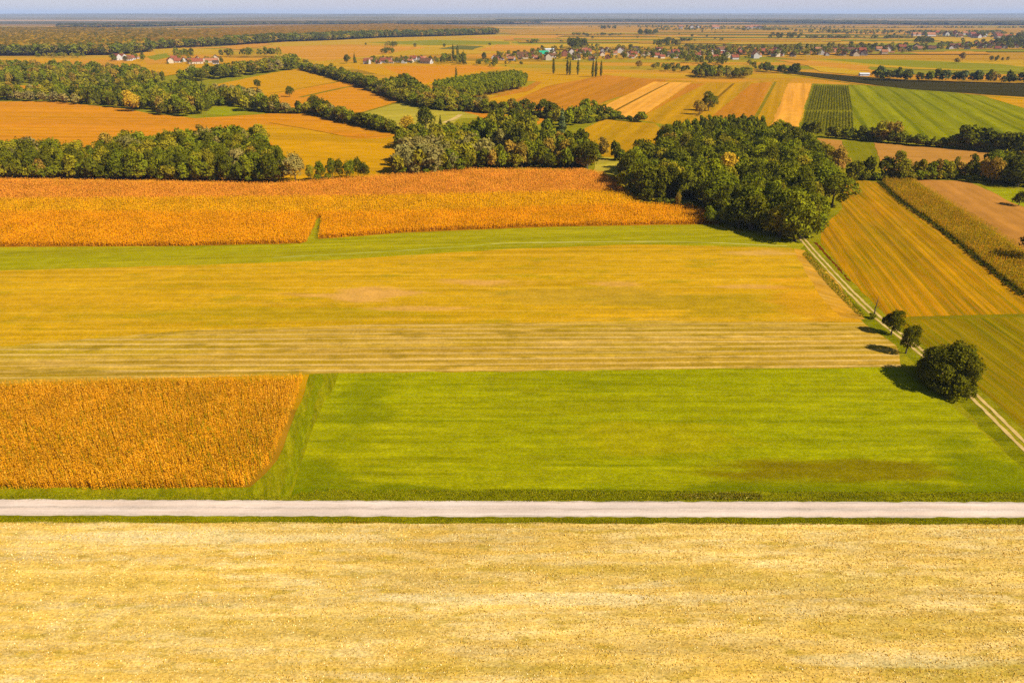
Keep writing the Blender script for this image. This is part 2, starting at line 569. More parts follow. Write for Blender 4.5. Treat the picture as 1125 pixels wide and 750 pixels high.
M['greenF'] = field_mat('green_crop_square', S(152, 134, 8), S(144, 130, 6), S(124, 118, 6), 70, 3, 25, 0.5, 40, 3, 0.8, 0.15)
M['orangeStripe'] = field_mat('striped_stubble', S(208, 136, 12), S(192, 132, 10), S(140, 116, 4), 78, 0.9, 40, 0.95, 30, 3, 0.5, 0.2,
                              lines=(3.6, 0.7, S(146, 118, 5), 0.55))
M['lowerRight'] = field_mat('greening_stubble', S(152, 128, 7), S(166, 124, 9), S(114, 108, 2), 88, 1.2, 40, 0.9, 24, 3, 0.4, 0.22,
                            lines=(3.2, 0.6, S(180, 134, 18), 0.5))
M['plough'] = field_mat('ploughed_soil', S(68, 58, 18), S(60, 52, 16), S(84, 70, 24), -9, 4, 30, 0.5, 60, 4, 0.9, 0.2)
M['strip'] = field_mat('boundary_grass', S(160, 128, 10), S(134, 116, 8), None, 0, 3, 10, 0.4, 20, 2, 0.5, 0.3)
M['stripdark'] = field_mat('boundary_ditch', S(158, 106, 12), S(130, 96, 10), None, 0, 3, 10, 0.4, 20, 2, 0.5, 0.3)
M['gravel'] = field_mat('gravel', S(250, 217, 188), S(242, 206, 174), S(254, 229, 204), 0, 0.9, 30, 0.6, 9, 6, 0.2, 0.10, bump=0.3)
M['gravelmid'] = field_mat('gravel_middle', S(226, 196, 168), S(232, 202, 176), S(214, 186, 150), 0, 0.4, 14, 0.6, 4, 6, 0.2, 0.2, bump=0.3)
M['dirttrack'] = field_mat('dirt_track', S(232, 190, 110), S(218, 172, 92), S(240, 202, 130), -42, 0.6, 12, 0.5, 6, 3, 0.3, 0.18)
M['redsoil'] = field_mat('red_ditch_soil', S(128, 56, 12), S(112, 58, 12), None, -42, 1, 10, 0.4, 8, 2, 0.4, 0.3)
M['farbrown'] = field_mat('far_brown_field', S(202, 140, 30), S(192, 136, 24), S(170, 126, 16), 4, 14, 30, 0.5, 200, 3, 2, 0.1)
M['faryellow'] = field_mat('far_yellow_field', S(214, 160, 22), S(204, 152, 18), S(186, 146, 14), 4, 12, 30, 0.5, 200, 3, 2, 0.1)
M['farpink'] = field_mat('far_stubble_field', S(222, 146, 40), S(214, 142, 32), S(204, 144, 24), 4, 12, 30, 0.5, 200, 3, 2, 0.1)
M['fargreen'] = field_mat('far_green_field', S(162, 146, 12), S(152, 140, 10), S(132, 126, 8), 4, 12, 30, 0.5, 200, 3, 2, 0.1)
M['fardark'] = field_mat('far_dark_field', S(124, 112, 36), S(112, 106, 34), None, 4, 12, 30, 0.5, 200, 3, 2, 0.1)

# ---- far fields (beyond the hedges), back to front
FF = [
    ('faryellow', [(285, 50), (330, 44), (545, 38), (760, 40), (800, 46), (700, 52), (560, 58), (420, 62), (350, 69), (318, 62), (290, 55)]),
    ('farpink', [(290, 52), (380, 49), (470, 52), (420, 60), (350, 68), (322, 62)]),
    ('fargreen', [(400, 47), (480, 44), (560, 46), (560, 49), (470, 50)]),
    ('farpink', [(500, 41), (700, 37), (900, 37), (905, 40), (700, 42), (560, 44)]),
    ('fardark', [(482, 54), (505, 50), (532, 51), (520, 55)]),
    ('farpink', [(525, 56), (545, 49), (600, 52), (585, 57)]),
    ('fargreen', [(560, 46), (720, 43), (850, 44), (850, 47), (700, 48), (570, 49)]),
    ('farbrown', [(545, 33), (720, 28), (1125, 29), (1125, 34), (900, 35), (700, 34), (560, 37)]),
    ('faryellow', [(700, 41), (900, 40), (1125, 42), (1125, 46), (850, 46)]),
    ('farpink', [(920, 36), (1000, 37), (985, 42), (900, 43)]),
    ('fardark', [(935, 44), (985, 40), (975, 43), (960, 46)]),
    ('farpink', [(1000, 36), (1125, 36), (1125, 41), (1000, 40)]),
    ('farpink', [(20, 34), (55, 29), (70, 32), (40, 36)]),
    ('farpink', [(82, 31), (135, 30), (140, 34), (95, 33)]),
    ('farbrown', [(845, 63), (925, 62), (1000, 60), (1125, 57), (1125, 66), (1040, 68), (960, 67), (880, 66)]),
    ('faryellow', [(880, 66), (960, 66), (1060, 67), (1125, 66), (1125, 76), (1060, 78), (1000, 76), (930, 72)]),
    ('fargreen', [(895, 65), (990, 66), (1100, 71), (1125, 74), (1125, 80), (1000, 74), (960, 71)]),
    ('farpink', [(850, 66), (890, 67), (955, 73), (955, 78), (920, 78), (880, 71)]),
    ('faryellow', [(885, 72), (930, 76), (955, 80), (940, 83), (900, 79)]),
    # left
    ('yellow', [(-60, 74), (-60, 65), (40, 64), (100, 65), (150, 60), (162, 57), (215, 55), (248, 62), (262, 68), (220, 78), (170, 86), (120, 78), (60, 74)]),
    ('farpink', [(48, 68), (112, 66), (140, 67), (130, 76), (90, 74)]),
    ('farpink', [(160, 64), (188, 57), (240, 60), (246, 63), (190, 70), (160, 72)]),
    ('faryellow', [(166, 53), (188, 52), (240, 55), (246, 61), (200, 60), (170, 60)]),
    ('fargreen', [(160, 63), (182, 59), (190, 63), (170, 67)]),
    ('farpink', [(240, 52), (290, 47), (300, 49), (285, 52), (262, 55)]),
]
for i, (m, px) in enumerate(FF):
    field('distant_field', px, M[m], 'distant crop field on the plain', jit=0.8)

r_ = random.Random(64)
for i in range(64):
    y0 = 28.5 + 31 * (i / 64) ** 1.15 + r_.uniform(-.6, .6)
    hgt, x0 = (.35 + (y0 - 26) * .05) * r_.uniform(.6, 1.5), r_.uniform(540, 1090)
    ln, sl = r_.uniform(60, 320), r_.uniform(-.006, .006)
    field('distant_field', [(x0, y0), (x0 + ln, y0 + ln * sl), (x0 + ln + r_.uniform(-14, 14), y0 + ln * sl + hgt), (x0 + r_.uniform(-14, 14), y0 + hgt)],
          M[r_.choice(('fardark', 'fargreen', 'farbrown', 'farpink', 'strip', 'olive', 'fargreen', 'faryellow'))], 'thin strip of crop on the far plain', jit=0.5)
# green floor below the woods
ZL[0], ZS[0] = 0.0, 0.004
field('grassland', [(-80, 120), (-60, 80), (120, 80), (220, 70), (330, 72), (560, 118), (700, 118), (900, 138), (1250, 170), (1320, 260), (1180, 330), (900, 275),
                    (880, 268), (780, 246), (668, 190), (440, 190), (240, 132), (120, 122)], M['grass'], 'rough grassland between the woods')

# middle distance
field('orange_field', [(-140, 112), (60, 111.5), (140, 120), (160, 124), (215, 130), (265, 127), (300, 124.5), (345, 125.5), (362, 131), (400, 140), (436, 148), (440, 158), (438, 190), (300, 196), (-140, 193)],
      M['orange'], 'wide orange field behind the front tree strip')
field('yellow_field', [(280, 136), (330, 141), (380, 150), (400, 152), (432, 149), (438, 158), (439, 194), (400, 197), (290, 200), (286, 170), (300, 158)],
      M['yellow'], 'yellow field beside the hedge')
field('orange_wedge', [(355, 144), (432, 150), (420, 152), (388, 152.5)], M['orangeR'], 'orange wedge beside the hedge')
ribbon('field_edge', [(296, 135), (345, 143), (388, 152), (430, 149)], 1.6, M['stripdark'], 'dark furrow between yellow and orange field')
field('green_clearing', [(226, 125), (234, 118), (268, 118), (272, 123), (250, 127)], M['meadow'], 'small green clearing below the wood')
field('orange_sliver', [(-80, 103), (-80, 95), (40, 94), (60, 95), (40, 99), (0, 104)], M['orange'], 'orange sliver between two woods')
field('yellow_slope', [(232, 94), (300, 80), (331, 75), (356, 81), (380, 88), (330, 99), (306, 106), (290, 116), (262, 108)], M['yellow'], 'yellow field below the diagonal hedge')
field('orange_slope', [(306, 103), (378, 89), (394, 93), (444, 110), (400, 125), (396, 136), (362, 129), (345, 123), (300, 121), (292, 112)], M['orange'], 'orange field below the diagonal hedge')
ribbon('field_edge', [(296, 103), (345, 95), (380, 88)], 2.5, M['stripdark'], 'grass balk between the orange strips')
ribbon('field_edge', [(330, 107), (370, 98), (396, 93)], 6, M['strip'], 'broad grass balk between the orange strips')
field('pale_green_meadow', [(398, 124), (444, 110.5), (505, 121.5), (528, 127), (505, 136), (470, 142), (430, 138)], M['palegreen'], 'pale green meadow with straw streaks')
ribbon('field_edge', [(398, 124), (444, 110.5)], 4, M['strip'], 'green balk beside the pale meadow')
field('orange_field', [(506, 122), (560, 126.5), (600, 130), (588, 140), (520, 143), (490, 138), (528, 128)], M['orangeR'], 'small orange field beyond the willows')
field('green_wedge', [(494, 138), (506, 130), (530, 130), (534, 132), (512, 136), (504, 142)], M['grass'], 'small green wedge in the orange field')
ribbon('footpath', [(488, 135), (500, 130), (506, 126)], 4.0, M['dirttrack'], 'short pale path by the meadow')
field('yellow_field', [(372, 71), (430, 70), (520, 70), (562, 74), (520, 82), (480, 90), (462, 98), (450, 92), (425, 84), (395, 77)], M['yellow'], 'yellow field beside the poplar plantation')
field('orange_field', [(420, 73), (520, 72), (552, 75), (500, 82), (468, 92), (450, 88)], M['orange'], 'orange field beside the poplar plantation')
field('brown_field', [(530, 110), (575, 97), (600, 84), (660, 82), (712, 87), (735, 88), (690, 103), (640, 121), (590, 122)], M['brownish'], 'brown orange field below the poplars')
field('yellow_strip', [(520, 112), (582, 100), (596, 90), (560, 88), (576, 78), (640, 82), (672, 81), (600, 95), (560, 113)], M['yellow'], 'yellow strip below the poplars')
field('olive_strip', [(640, 121), (690, 104), (735, 88), (765, 89), (700, 100), (655, 121)], M['olive'], 'olive strip beside the pale field')
field('pale_field', [(656, 120.5), (718, 90), (760, 91), (700, 131.5), (690, 130)], M['pale'], 'pale straw field with a dark seam')
ribbon('field_edge', [(670, 125), (690, 114), (735, 91)], 2.6, M['stripdark'], 'dark seam through the pale straw field')
field('olive_field', [(700, 131.5), (760, 91), (800, 91), (872, 87), (866, 92), (846, 139), (790, 138), (740, 139)], M['olive'], 'olive yellow field behind the big wood')
field('brown_strip', [(778, 131), (826, 92), (848, 90), (825, 136)], M['brownish'], 'brown strip in the olive field')
ribbon('field_edge', [(765, 128), (806, 92)], 3, M['stripdark'], 'thin boundary in the olive field')
ribbon('field_edge', [(826, 137), (852, 90)], 3, M['strip'], 'thin green boundary in the olive field')
field('yellow_strip', [(700, 131.5), (742, 104), (758, 92), (776, 92), (735, 112)], M['brownish'], 'brown edge of the pale field')
field('pale_strip', [(846.5, 139.5), (866, 91.5), (891.5, 92), (876, 143)], M['palev'], 'bright pale strip beside the orchard')
field('orchard_floor', [(877, 147), (892.5, 92), (932, 93.5), (940, 152)], M['greenF'], 'grass below the orchard rows')
field('green_field', [(940, 152), (932.5, 93), (1000, 97), (1078, 105), (1140, 121), (1240, 150), (1240, 165), (1090, 160), (1000, 154)], M['greenR'], 'bright green field with wavy drill lines')
field('yellow_corner', [(1076, 104.5), (1250, 112), (1250, 135), (1125, 119)], M['yellow'], 'yellow field beyond the green one')
field('ploughed_strip', [(835, 76), (880, 79), (940, 84), (1000, 88), (1125, 92), (1250, 96), (1250, 115), (1125, 107), (1000, 98.5), (930, 90), (880, 83)], M['plough'], 'dark ploughed strip of soil')
ribbon('ditch', [(830, 77), (880, 84), (935, 92), (1000, 99.5), (1125, 109)], 5, M['grassdark'], 'grass edge of the ploughed strip')
field('pink_field', [(897, 152), (925, 154.5), (931, 186), (914, 182), (902, 165)], M['pinksoil2'], 'small bare field beside the wood')
field('green_square', [(925, 155), (960, 157), (968, 184), (960, 197), (931, 195)], M['greenF'], 'dark green square between bare fields')
field('pink_field', [(960, 157), (1030, 163), (1088, 167), (1096, 183), (1050, 190), (970, 187)], M['pinksoil2'], 'bare harrowed field between two hedges')
field('green_wedge', [(1088, 167.5), (1160, 172), (1160, 182), (1096, 183)], M['meadow'], 'green wedge beside the bare field')
field('yellow_field', [(625, 150), (664, 131), (720, 136), (732, 148), (715, 165), (690, 175), (650, 172)], M['olive'], 'orange yellow field left of the big wood')
field('green_clearing', [(655, 172), (690, 175), (682, 190), (668, 196), (652, 188)], M['palegreen'], 'yellow green clearing between the woods')
# near fields
ZL[0], ZS[0] = 0.008, 0.002
TRACK = [(880, 261), (893, 276), (925, 311), (960, 346), (1000, 377), (1040, 409), (1080, 444), (1125, 490), (1190, 551)]
ribbon('track_verge', TRACK, (17.0, 15.0), M['grass'], 'broad grass verge of the field track', off=0.0, jit=0.3)
ribbon('track_verge', TRACK, (7.0, 7.0), M['grass'], 'grass verge of the field track', off=-0.6, jit=0.5)
ribbon('track_verge', TRACK, (3.4, 3.4), M['grassdark'], 'darker grass beside the field track', off=-3.2, jit=0.6)
field('striped_field', [(920, 195), (963, 200), (990, 222), (1030, 250), (1125, 325), (1180, 370), (1000, 350), (977, 350.5), (960, 334), (936, 309), (902, 268), (903, 250), (925, 230)], M['orangeStripe'], 'striped orange stubble beside the track')
field('pink_field', [(1003, 197), (1062, 199), (1100, 215), (1330, 330), (1330, 420), (1125, 276), (1060, 233)], M['pinksoil'], 'large bare field beyond the maize strip')
field('green_wedge', [(1082, 206), (1180, 212), (1180, 245), (1110, 222)], M['meadow'], 'green wedge behind the bare field')
field('lower_field', [(978, 351), (1000, 350), (1125, 347.5), (1280, 345), (1400, 640), (1330, 640), (1215, 560), (1142, 490), (1095, 444), (1052, 408), (1010, 376)], M['lowerRight'], 'greening stubble beyond the track')
ribbon('field_edge', [(978, 351), (1000, 349.5), (1060, 348), (1125, 346.5), (1250, 345)], 2.2, M['strip'], 'grass line between striped field and stubble')
field('maize_ground', [(-330, 199), (0, 197.5), (300, 203), (420, 193.5), (500, 186.5), (655, 186.5), (675, 196), (700, 222), (775, 227), (792, 246), (775, 247), (600, 250), (450, 256), (345, 264),
                       (330, 268), (200, 271), (0, 272), (-330, 275)], M['maizefloor'], 'soil below the ripe maize')
field('green_strip', [(-330, 303), (-330, 275), (0, 271.5), (200, 270.5), (330, 267.5), (345, 263), (450, 255.5), (600, 249.5), (775, 246.5), (850, 261), (885, 268), (878, 275), (700, 270), (560, 274), (350, 287), (200, 292), (0, 298)],
      M['greenstrip'], 'curving green grass strip below the maize')
field('grass_gap', [(354, 239), (349, 240), (324, 290), (346, 287)], M['greenstrip'], 'green gap running up into the maize')
field('yellow_stubble', [(-330, 402), (-330, 303), (0, 297.5), (200, 291.5), (350, 286.5), (560, 273.5), (700, 268.5), (870, 272.5), (915, 312), (948, 354), (700, 353), (400, 357), (200, 364), (0, 381)],
      M['yellowstub'], 'yellow stubble with bare patches')
field('orange_margin', [(872, 273), (884, 275), (920, 310), (950, 351), (925, 349), (905, 330), (885, 300)], field_mat('orange_margin', S(226, 152, 26), S(218, 156, 40), S(226, 172, 80), -45, 1.2, 8, 0.7, 8, 2, 0.4, 0.2), 'orange weedy margin beside the track')
field('maize_stubble', [(-330, 428), (-330, 402), (0, 380.5), (200, 363.5), (400, 356.5), (700, 352.5), (948, 354), (985, 380), (990, 404), (700, 407), (345, 411), (0, 421)],
      M['cornstub'], 'brown maize stubble with pale rows')
field('meadow', [(358, 410), (700, 406.5), (988, 403.5), (1040, 440), (1125, 515), (1180, 552), (700, 551.5), (308, 549)], M['meadow'], 'mown green meadow beside the gravel road')
field('grass_verge', [(-300, 553), (-300, 528), (0, 533), (275, 535), (305, 505), (335, 430), (340, 411), (372, 409.5), (340, 480), (318, 549.5)], M['margin'], 'grass margin around the front maize')
field('maize_ground', [(-320, 538), (-320, 440), (0, 426), (318, 419), (310, 440), (282, 508), (254, 534), (100, 535), (0, 534)], M['maizefloor'], 'soil below the front maize')
field('grass_verge', [(-420, 578), (-420, 545), (0, 544), (300, 546), (350, 540), (700, 541), (1125, 541), (1560, 545), (1560, 582), (1125, 575.5), (563, 574.5), (0, 573.5)], M['grassdark'], 'grass verge along both sides of the gravel road')
field('stubble_field', [(-900, 1250), (-480, 577), (0, 573.5), (563, 574.5), (1125, 576), (1620, 581), (2000, 1250)], M['straw'], 'pale straw stubble in front of the road', jit=0.25)
ribbon('dark_edge', [(352, 411), (343, 440), (322, 515), (311, 548)], 1.6, field_mat('margin_dark', S(138, 134, 5), S(154, 146, 8), S(112, 114, 4), -70, 0.5, 8, 0.6, 5, 2, 0.3, 0.4), 'darker grass line beside the meadow', jit=0.45, step=0.9)
ribbon('dark_edge', [(540, 268), (560, 267), (740, 264.6), (865, 270.5)], 1.0, field_mat('worn_line', S(212, 186, 100), S(190, 176, 70), None, 0, 1, 10, 0.4, 8, 2, 0.4, 0.3), 'pale worn wheel line along the green strip', jit=0.3)
ribbon('dark_edge', [(300, 283), (420, 277), (540, 268.5)], 0.9, field_mat('worn_line_low', S(196, 180, 80), S(180, 170, 55), None, 0, 1, 10, 0.4, 8, 2, 0.4, 0.3), 'faint worn wheel line along the green strip', jit=0.3)

# track on the east side: verge, two wheel lines, red ditch
TRACK = [(880, 261), (893, 276), (925, 311), (960, 346), (1000, 377), (1040, 409), (1080, 444), (1125, 490), (1190, 551)]
ribbon('field_track', TRACK, 0.75, M['dirttrack'], 'pale wheel rut of the field track', off=0.85, jit=0.12, step=1.5)
ribbon('field_track', TRACK, 0.75, M['dirttrack'], 'pale wheel rut of the field track', off=-0.85, jit=0.12, step=1.5)
ribbon('track_ditch', [(888, 266), (905, 285), (925, 309)], (1.1, 0.4), M['redsoil'], 'red soil edge beside the track', off=2.4, jit=0.35, step=1.2)
# gravel road
RD = [(-420, 556), (-200, 556.5), (0, 557), (250, 558), (563, 559), (900, 559.6), (1125, 560), (1560, 562)]
ribbon('gravel_road', RD, (4.1, 3.7), M['gravel'], 'pale gravel road across the fields', jit=0.16, step=1.5)
ribbon('gravel_road_crown', RD, (0.6, 0.35), M['gravelmid'], 'greyer middle of the gravel road', jit=0.2, step=1.6)
ribbon('gravel_road_edge', RD, (0.35, 0.3), M['gravelmid'], 'dusty edge of the gravel road', off=1.8, jit=0.16, step=1.2)
ribbon('gravel_road_edge', RD, (0.35, 0.3), M['gravelmid'], 'dusty edge of the gravel road', off=-1.8, jit=0.16, step=1.2)

# ------------------------------------------------------------------ hills on the horizon
hm = field_mat('hill_woods', S(100, 92, 40), S(140, 118, 60), S(190, 150, 95), 5, 120, 6, 0.7, 500, 3, 60, 0.25)


def hills(name, D, depth, hfun, label):
    n = 260
    X = np.linspace(-D * 1.15, D * 1.15, n)
    hh = np.array([hfun(x / D) for x in X])
    prof = [(0.0, -0.02), (0.35, 0.55), (0.6, 1.0), (0.8, 0.8), (1.0, 0.0)]
    v = [(x, D + depth * t + 200 * math.sin(x / 1700.0), max(-2.0, h * s)) for t, s in prof for x, h in zip(X, hh)]
    f = [(r * n + i, r * n + i + 1, (r + 1) * n + i + 1, (r + 1) * n + i) for r in range(len(prof) - 1) for i in range(n - 1)]
    return tag(mesh_obj(name, np_mesh(name, v, f, hm, True)), label, None, None, 'structure')


def fb(x, s, o=5):
    r, a, t = 0.0, 1.0, 0.0
    for i in range(o):
        r += a * math.sin(x * 7.3 * 1.9 ** i + s * (3.1 + i * 1.7))
        t += a
        a *= 0.55
    return r / t


hills('hills', 10500, 2500, lambda t: max(0.0, 24 + 16 * fb(t, 1.0) - 20 * max(0, t)), 'low wooded rise on the plain')
hills('hills', 15500, 4000, lambda t: max(4.0, 66 + 16 * fb(t * 1.3, 2.3) + 12 * math.exp(-((t + .22) / .12) ** 2)), 'blue wooded hills on the horizon')
hills('hills', 22000, 5000, lambda t: max(10.0, 92 + 22 * fb(t * 1.2, 4.1) - 16 * max(0, -t)), 'farthest pale hills on the horizon')

# ------------------------------------------------------------------ foliage meshes
FOL = foliage_mat('foliage')
FOLS = foliage_mat('foliage_mass', False)
BARK = plain_mat('bark', (0.10, 0.075, 0.05, 1), 0.35, 3.0)


def leaf_quads(c, nrm, size, rng):
    n = len(c)
    nrm = nrm / (np.linalg.norm(nrm, axis=1, keepdims=True) + 1e-9)
    h = rng.normal(size=(n, 3))
    a = np.cross(nrm, h)
    a /= np.linalg.norm(a, axis=1, keepdims=True) + 1e-9
    b = np.cross(nrm, a)
    s = size[:, None]
    e = rng.uniform(0.55, 1.0, (n, 1))
    v = np.stack([c - a * s - b * s * e * .35, c + a * s * .25 - b * s * e, c + a * s + b * s * e * .3, c - a * s * .2 + b * s * e], 1).reshape(-1, 3)
    return v


def crown_cloud(seed, H, R, z0, z1, n_lobe, n_leaf, leaf, kind='round', lob=(.28, .54)):
    """leaf centres, normals and sizes of one crown"""
    rng = np.random.default_rng(seed)
    cz, rz = (z0 + z1) / 2, (z1 - z0) / 2
    L, q = [], []
    for i in range(n_lobe):
        if kind == 'column':
            t = (i + .5) / n_lobe
            z = z0 + (z1 - z0) * t
            rr = R * (0.55 + 0.45 * math.sin(math.pi * min(1, t * .9 + .12)))
            if t > .8:
                rr *= (1.02 - t) / .22 * .8 + .2
            c = np.array([rng.normal() * R * .18, rng.normal() * R * .18, z])
            r = np.array([rr * rng.uniform(.75, 1.1), rr * rng.uniform(.75, 1.1), (z1 - z0) / n_lobe * 1.5])
        elif kind == 'cone':
            t = (i + .5) / n_lobe
            z = z0 + (z1 - z0) * t
            rr = R * (1.05 - t)
            an = rng.uniform(0, 6.28)
            c = np.array([math.cos(an) * rr * .3, math.sin(an) * rr * .3, z])
            r = np.array([rr * rng.uniform(.7, 1), rr * rng.uniform(.7, 1), (z1 - z0) / n_lobe * 1.6])
        else:
            d = rng.normal(size=3)
            d /= np.linalg.norm(d)
            if d[2] < -0.8:
                d[2] *= -0.4
            k = rng.uniform(.35, .78)
            c = np.array([d[0] * R * k, d[1] * R * k, cz + d[2] * rz * k])
            s = rng.uniform(*lob)
            r = np.array([R * s, R * s, min(R, rz) * s * rng.uniform(.8, 1.05)])
        L.append((c, r))
        q.append(float(np.prod(r) ** (2 / 3)))
    if kind == 'round':
        L.append((np.array([0, 0, cz * .95]), np.array([R * .70, R * .70, rz * .86])))
        q.append(float((R * R * rz) ** (2 / 3) * .45))
    q = np.array(q) / sum(q)
    C, N = [], []
    for (c, r), qq in zip(L, q):
        m = max(6, int(n_leaf * qq))
        d = rng.normal(size=(m, 3))
        d /= np.linalg.norm(d, axis=1, keepdims=True)
        d[:, 2] = np.where(d[:, 2] < -.65, -d[:, 2], d[:, 2])
        d[:, 2] = np.where(rng.random(m) < .25, np.abs(d[:, 2]), d[:, 2])
        k = 1.0 - np.abs(rng.normal(size=(m, 1))) * .20 + .06 * rng.normal(size=(m, 1))
        lump = 1 + .14 * np.sin(d[:, :1] * 6 + seed) * np.cos(d[:, 1:2] * 7 + c[0]) + .08 * np.sin(d[:, 2:3] * 9)
        C.append(c + d * r * k * lump)
        N.append(d / r * r.mean() + rng.normal(size=(m, 3)) * .55)
    C, N = np.concatenate(C), np.concatenate(N)
    keep = np.ones(len(C), bool)
    for c, r in L:
        keep &= (((C - c) / (r * .62)) ** 2).sum(1) > 1
    keep &= C[:, 2] > 0.15
    C, N = C[keep], N[keep]
    sz = leaf * rng.uniform(.6, 1.35, len(C))
    return C, N, sz


def trunk_mesh(name, seed, H, R, r0, kind='round'):
    rng = random.Random(seed)
    m = MB()
    top = H * (.62 if kind == 'round' else .9)
    bend = rng.uniform(-.03, .03) * H
    m.tube([(0, 0, -.1), (0, 0, H * .06), (bend * .4, bend * .3, H * .25), (bend, bend * .6, H * .45), (bend * 1.1, bend, top)], [r0 * 1.5, r0 * 1.05, r0 * .85, r0 * .6, r0 * .2], 8)
    if kind == 'round':
        for i in range(6):
            a = i * 1.05 + rng.uniform(-.3, .3)
            z = H * rng.uniform(.18, .42)
            t = z / top
            p0 = (bend * t, bend * t * .6, z)
            e = R * rng.uniform(.5, .8)
            m.tube([p0, (p0[0] + math.cos(a) * e * .5, p0[1] + math.sin(a) * e * .5, z + H * .13), (p0[0] + math.cos(a) * e, p0[1] + math.sin(a) * e, z + H * rng.uniform(.22, .36))],
                   [r0 * .45, r0 * .3, r0 * .1], 5)
    return m.mesh(name, BARK, True)


TYPES = {   # kind: H, R, z0, leaves, leaf size, lobes, shape
    'round': dict(H=12, R=5.2, z0=0.3, n=3400, leaf=.36, lobes=15, shape='round', var=5),
    'tall': dict(H=16, R=4.6, z0=0.4, n=3400, leaf=.38, lobes=17, shape='round', var=4),
    'bush': dict(H=5, R=3.0, z0=0.15, n=1300, leaf=.26, lobes=9, shape='round', var=3),
    'poplar': dict(H=22, R=2.2, z0=1.2, n=1700, leaf=.40, lobes=13, shape='column', var=2),
    'conifer': dict(H=14, R=3.0, z0=0.7, n=1500, leaf=.36, lobes=11, shape='cone', var=2),
}
CROWN, TRUNK, CLOUD, LOW = {}, {}, {}, {}
for t, d in TYPES.items():
    for v in range(d['var']):
        sd_ = hash((t, v)) % 1000 if False else (sum(map(ord, t)) * 7 + v * 131)
        C, N, s = crown_cloud(sd_, d['H'], d['R'], d['z0'], d['H'], d['lobes'], d['n'], d['leaf'], d['shape'])
        q = leaf_quads(C, N, s, np.random.default_rng(v))
        CROWN[t, v] = np_mesh(t + '_crown', q, np.arange(len(q)).reshape(-1, 4), FOL)
        TRUNK[t, v] = trunk_mesh(t + '_trunk', sd_, d['H'], d['R'], {'bush': .1, 'round': .26, 'tall': .26, 'poplar': .28, 'conifer': .2}[t], 'round' if d['shape'] == 'round' else 'x')
        r_ = np.random.default_rng(v + 50)
        pick = r_.permutation(len(C))[:520]
        LOW[t, v] = leaf_quads(C[pick], N[pick], s[pick] * 2.1, r_)

COLS = {    # sunlit look of a crown
    'dark green': (80, 76, 8), 'green': (97, 95, 11), 'olive green': (118, 104, 16), 'silver grey': (120, 104, 48), 'golden': (160, 122, 24),
    'brownish': (128, 100, 28), 'bright green': (114, 110, 10), 'bluish green': (86, 90, 44)}
KF = 2.35


def crown_col(name, r):
    c = S(*COLS[name], k=KF)
    j = r.uniform(.80, 1.22)
    return (c[0] * j * r.uniform(.94, 1.06), c[1] * j, c[2] * j * r.uniform(.85, 1.15), 1.0)


TREES = []     # dicts: x, y, H (m), type, col, cluster, wscale


def add_tree(px, py, Hm, ttype, col, cluster, ws=1.0, special=None):
    x, y = gp(px, py)
    TREES.append(dict(x=x, y=y, H=Hm, t=ttype, col=col, cl=cluster, ws=ws, special=special))


def inside(poly, x, y):
    r = False
    n = len(poly)
    for i in range(n):
        x1, y1 = poly[i]
        x2, y2 = poly[(i + 1) % n]
        if (y1 > y) != (y2 > y) and x < (x2 - x1) * (y - y1) / (y2 - y1) + x1:
            r = not r
    return r


def pick(r, wts):
    t = r.random() * sum(wts.values())
    for k, v in wts.items():
        t -= v
        if t <= 0:
            return k
    return k


def wood(cluster, px, spacing, hr, cols, types, seed, ws=(.78, 1.2), maxn=400):
    if cluster not in ('villagetrees', 'plantation', 'frontforest'):
        hr = (hr[0] * .72, hr[1] * 1.06)
        ws = (ws[0] * .86, ws[1] * .88)
        spacing *= .64
        maxn = int(maxn * 2.6)
    r = random.Random(seed)
    poly = [gp(*p) for p in px]
    x0, x1 = min(p[0] for p in poly), max(p[0] for p in poly)
    y0, y1 = min(p[1] for p in poly), max(p[1] for p in poly)
    got = []
    for _ in range(60 * maxn):
        x, y = r.uniform(x0, x1), r.uniform(y0, y1)
        if inside(poly, x, y) and all((x - a) ** 2 + (y - b) ** 2 > spacing ** 2 for a, b in got):
            got.append((x, y))
            if len(got) >= maxn:
                break
    for x, y in got:
        t = pick(r, types)
        TREES.append(dict(x=x, y=y, H=r.uniform(*hr) * (0.38 if t == 'bush' else 1), t=t, col=pick(r, cols), cl=cluster, ws=r.uniform(*ws), special=None))


def hedge(cluster, px, step, hr, cols, types, seed, jit=2.5, ws=(.95, 1.3)):
    step *= .72
    r = random.Random(seed)
    pts = [gp(*p) for p in px]
    for a, b in zip(pts[:-1], pts[1:]):
        n = max(1, round(math.dist(a, b) / step))
        for i in range(n):
            t = (i + r.uniform(.2, .8)) / n
            ty = pick(r, types)
            TREES.append(dict(x=a[0] + (b[0] - a[0]) * t + r.uniform(-jit, jit), y=a[1] + (b[1] - a[1]) * t + r.uniform(-jit, jit),
                              H=r.uniform(*hr) * (0.42 if ty == 'bush' else 1), t=ty, col=pick(r, cols), cl=cluster, ws=r.uniform(*ws), special=None))


GREEN = {'dark green': 5, 'green': 4, 'olive green': 2}
MIXED = {'dark green': 4, 'green': 4, 'olive green': 3, 'brownish': .5, 'silver grey': .25}
SILV = {'silver grey': 5, 'olive green': 2, 'green': 1}
RT = {'round': 4, 'tall': 2}
RTB = {'round': 4, 'tall': 1, 'bush': 1.2}

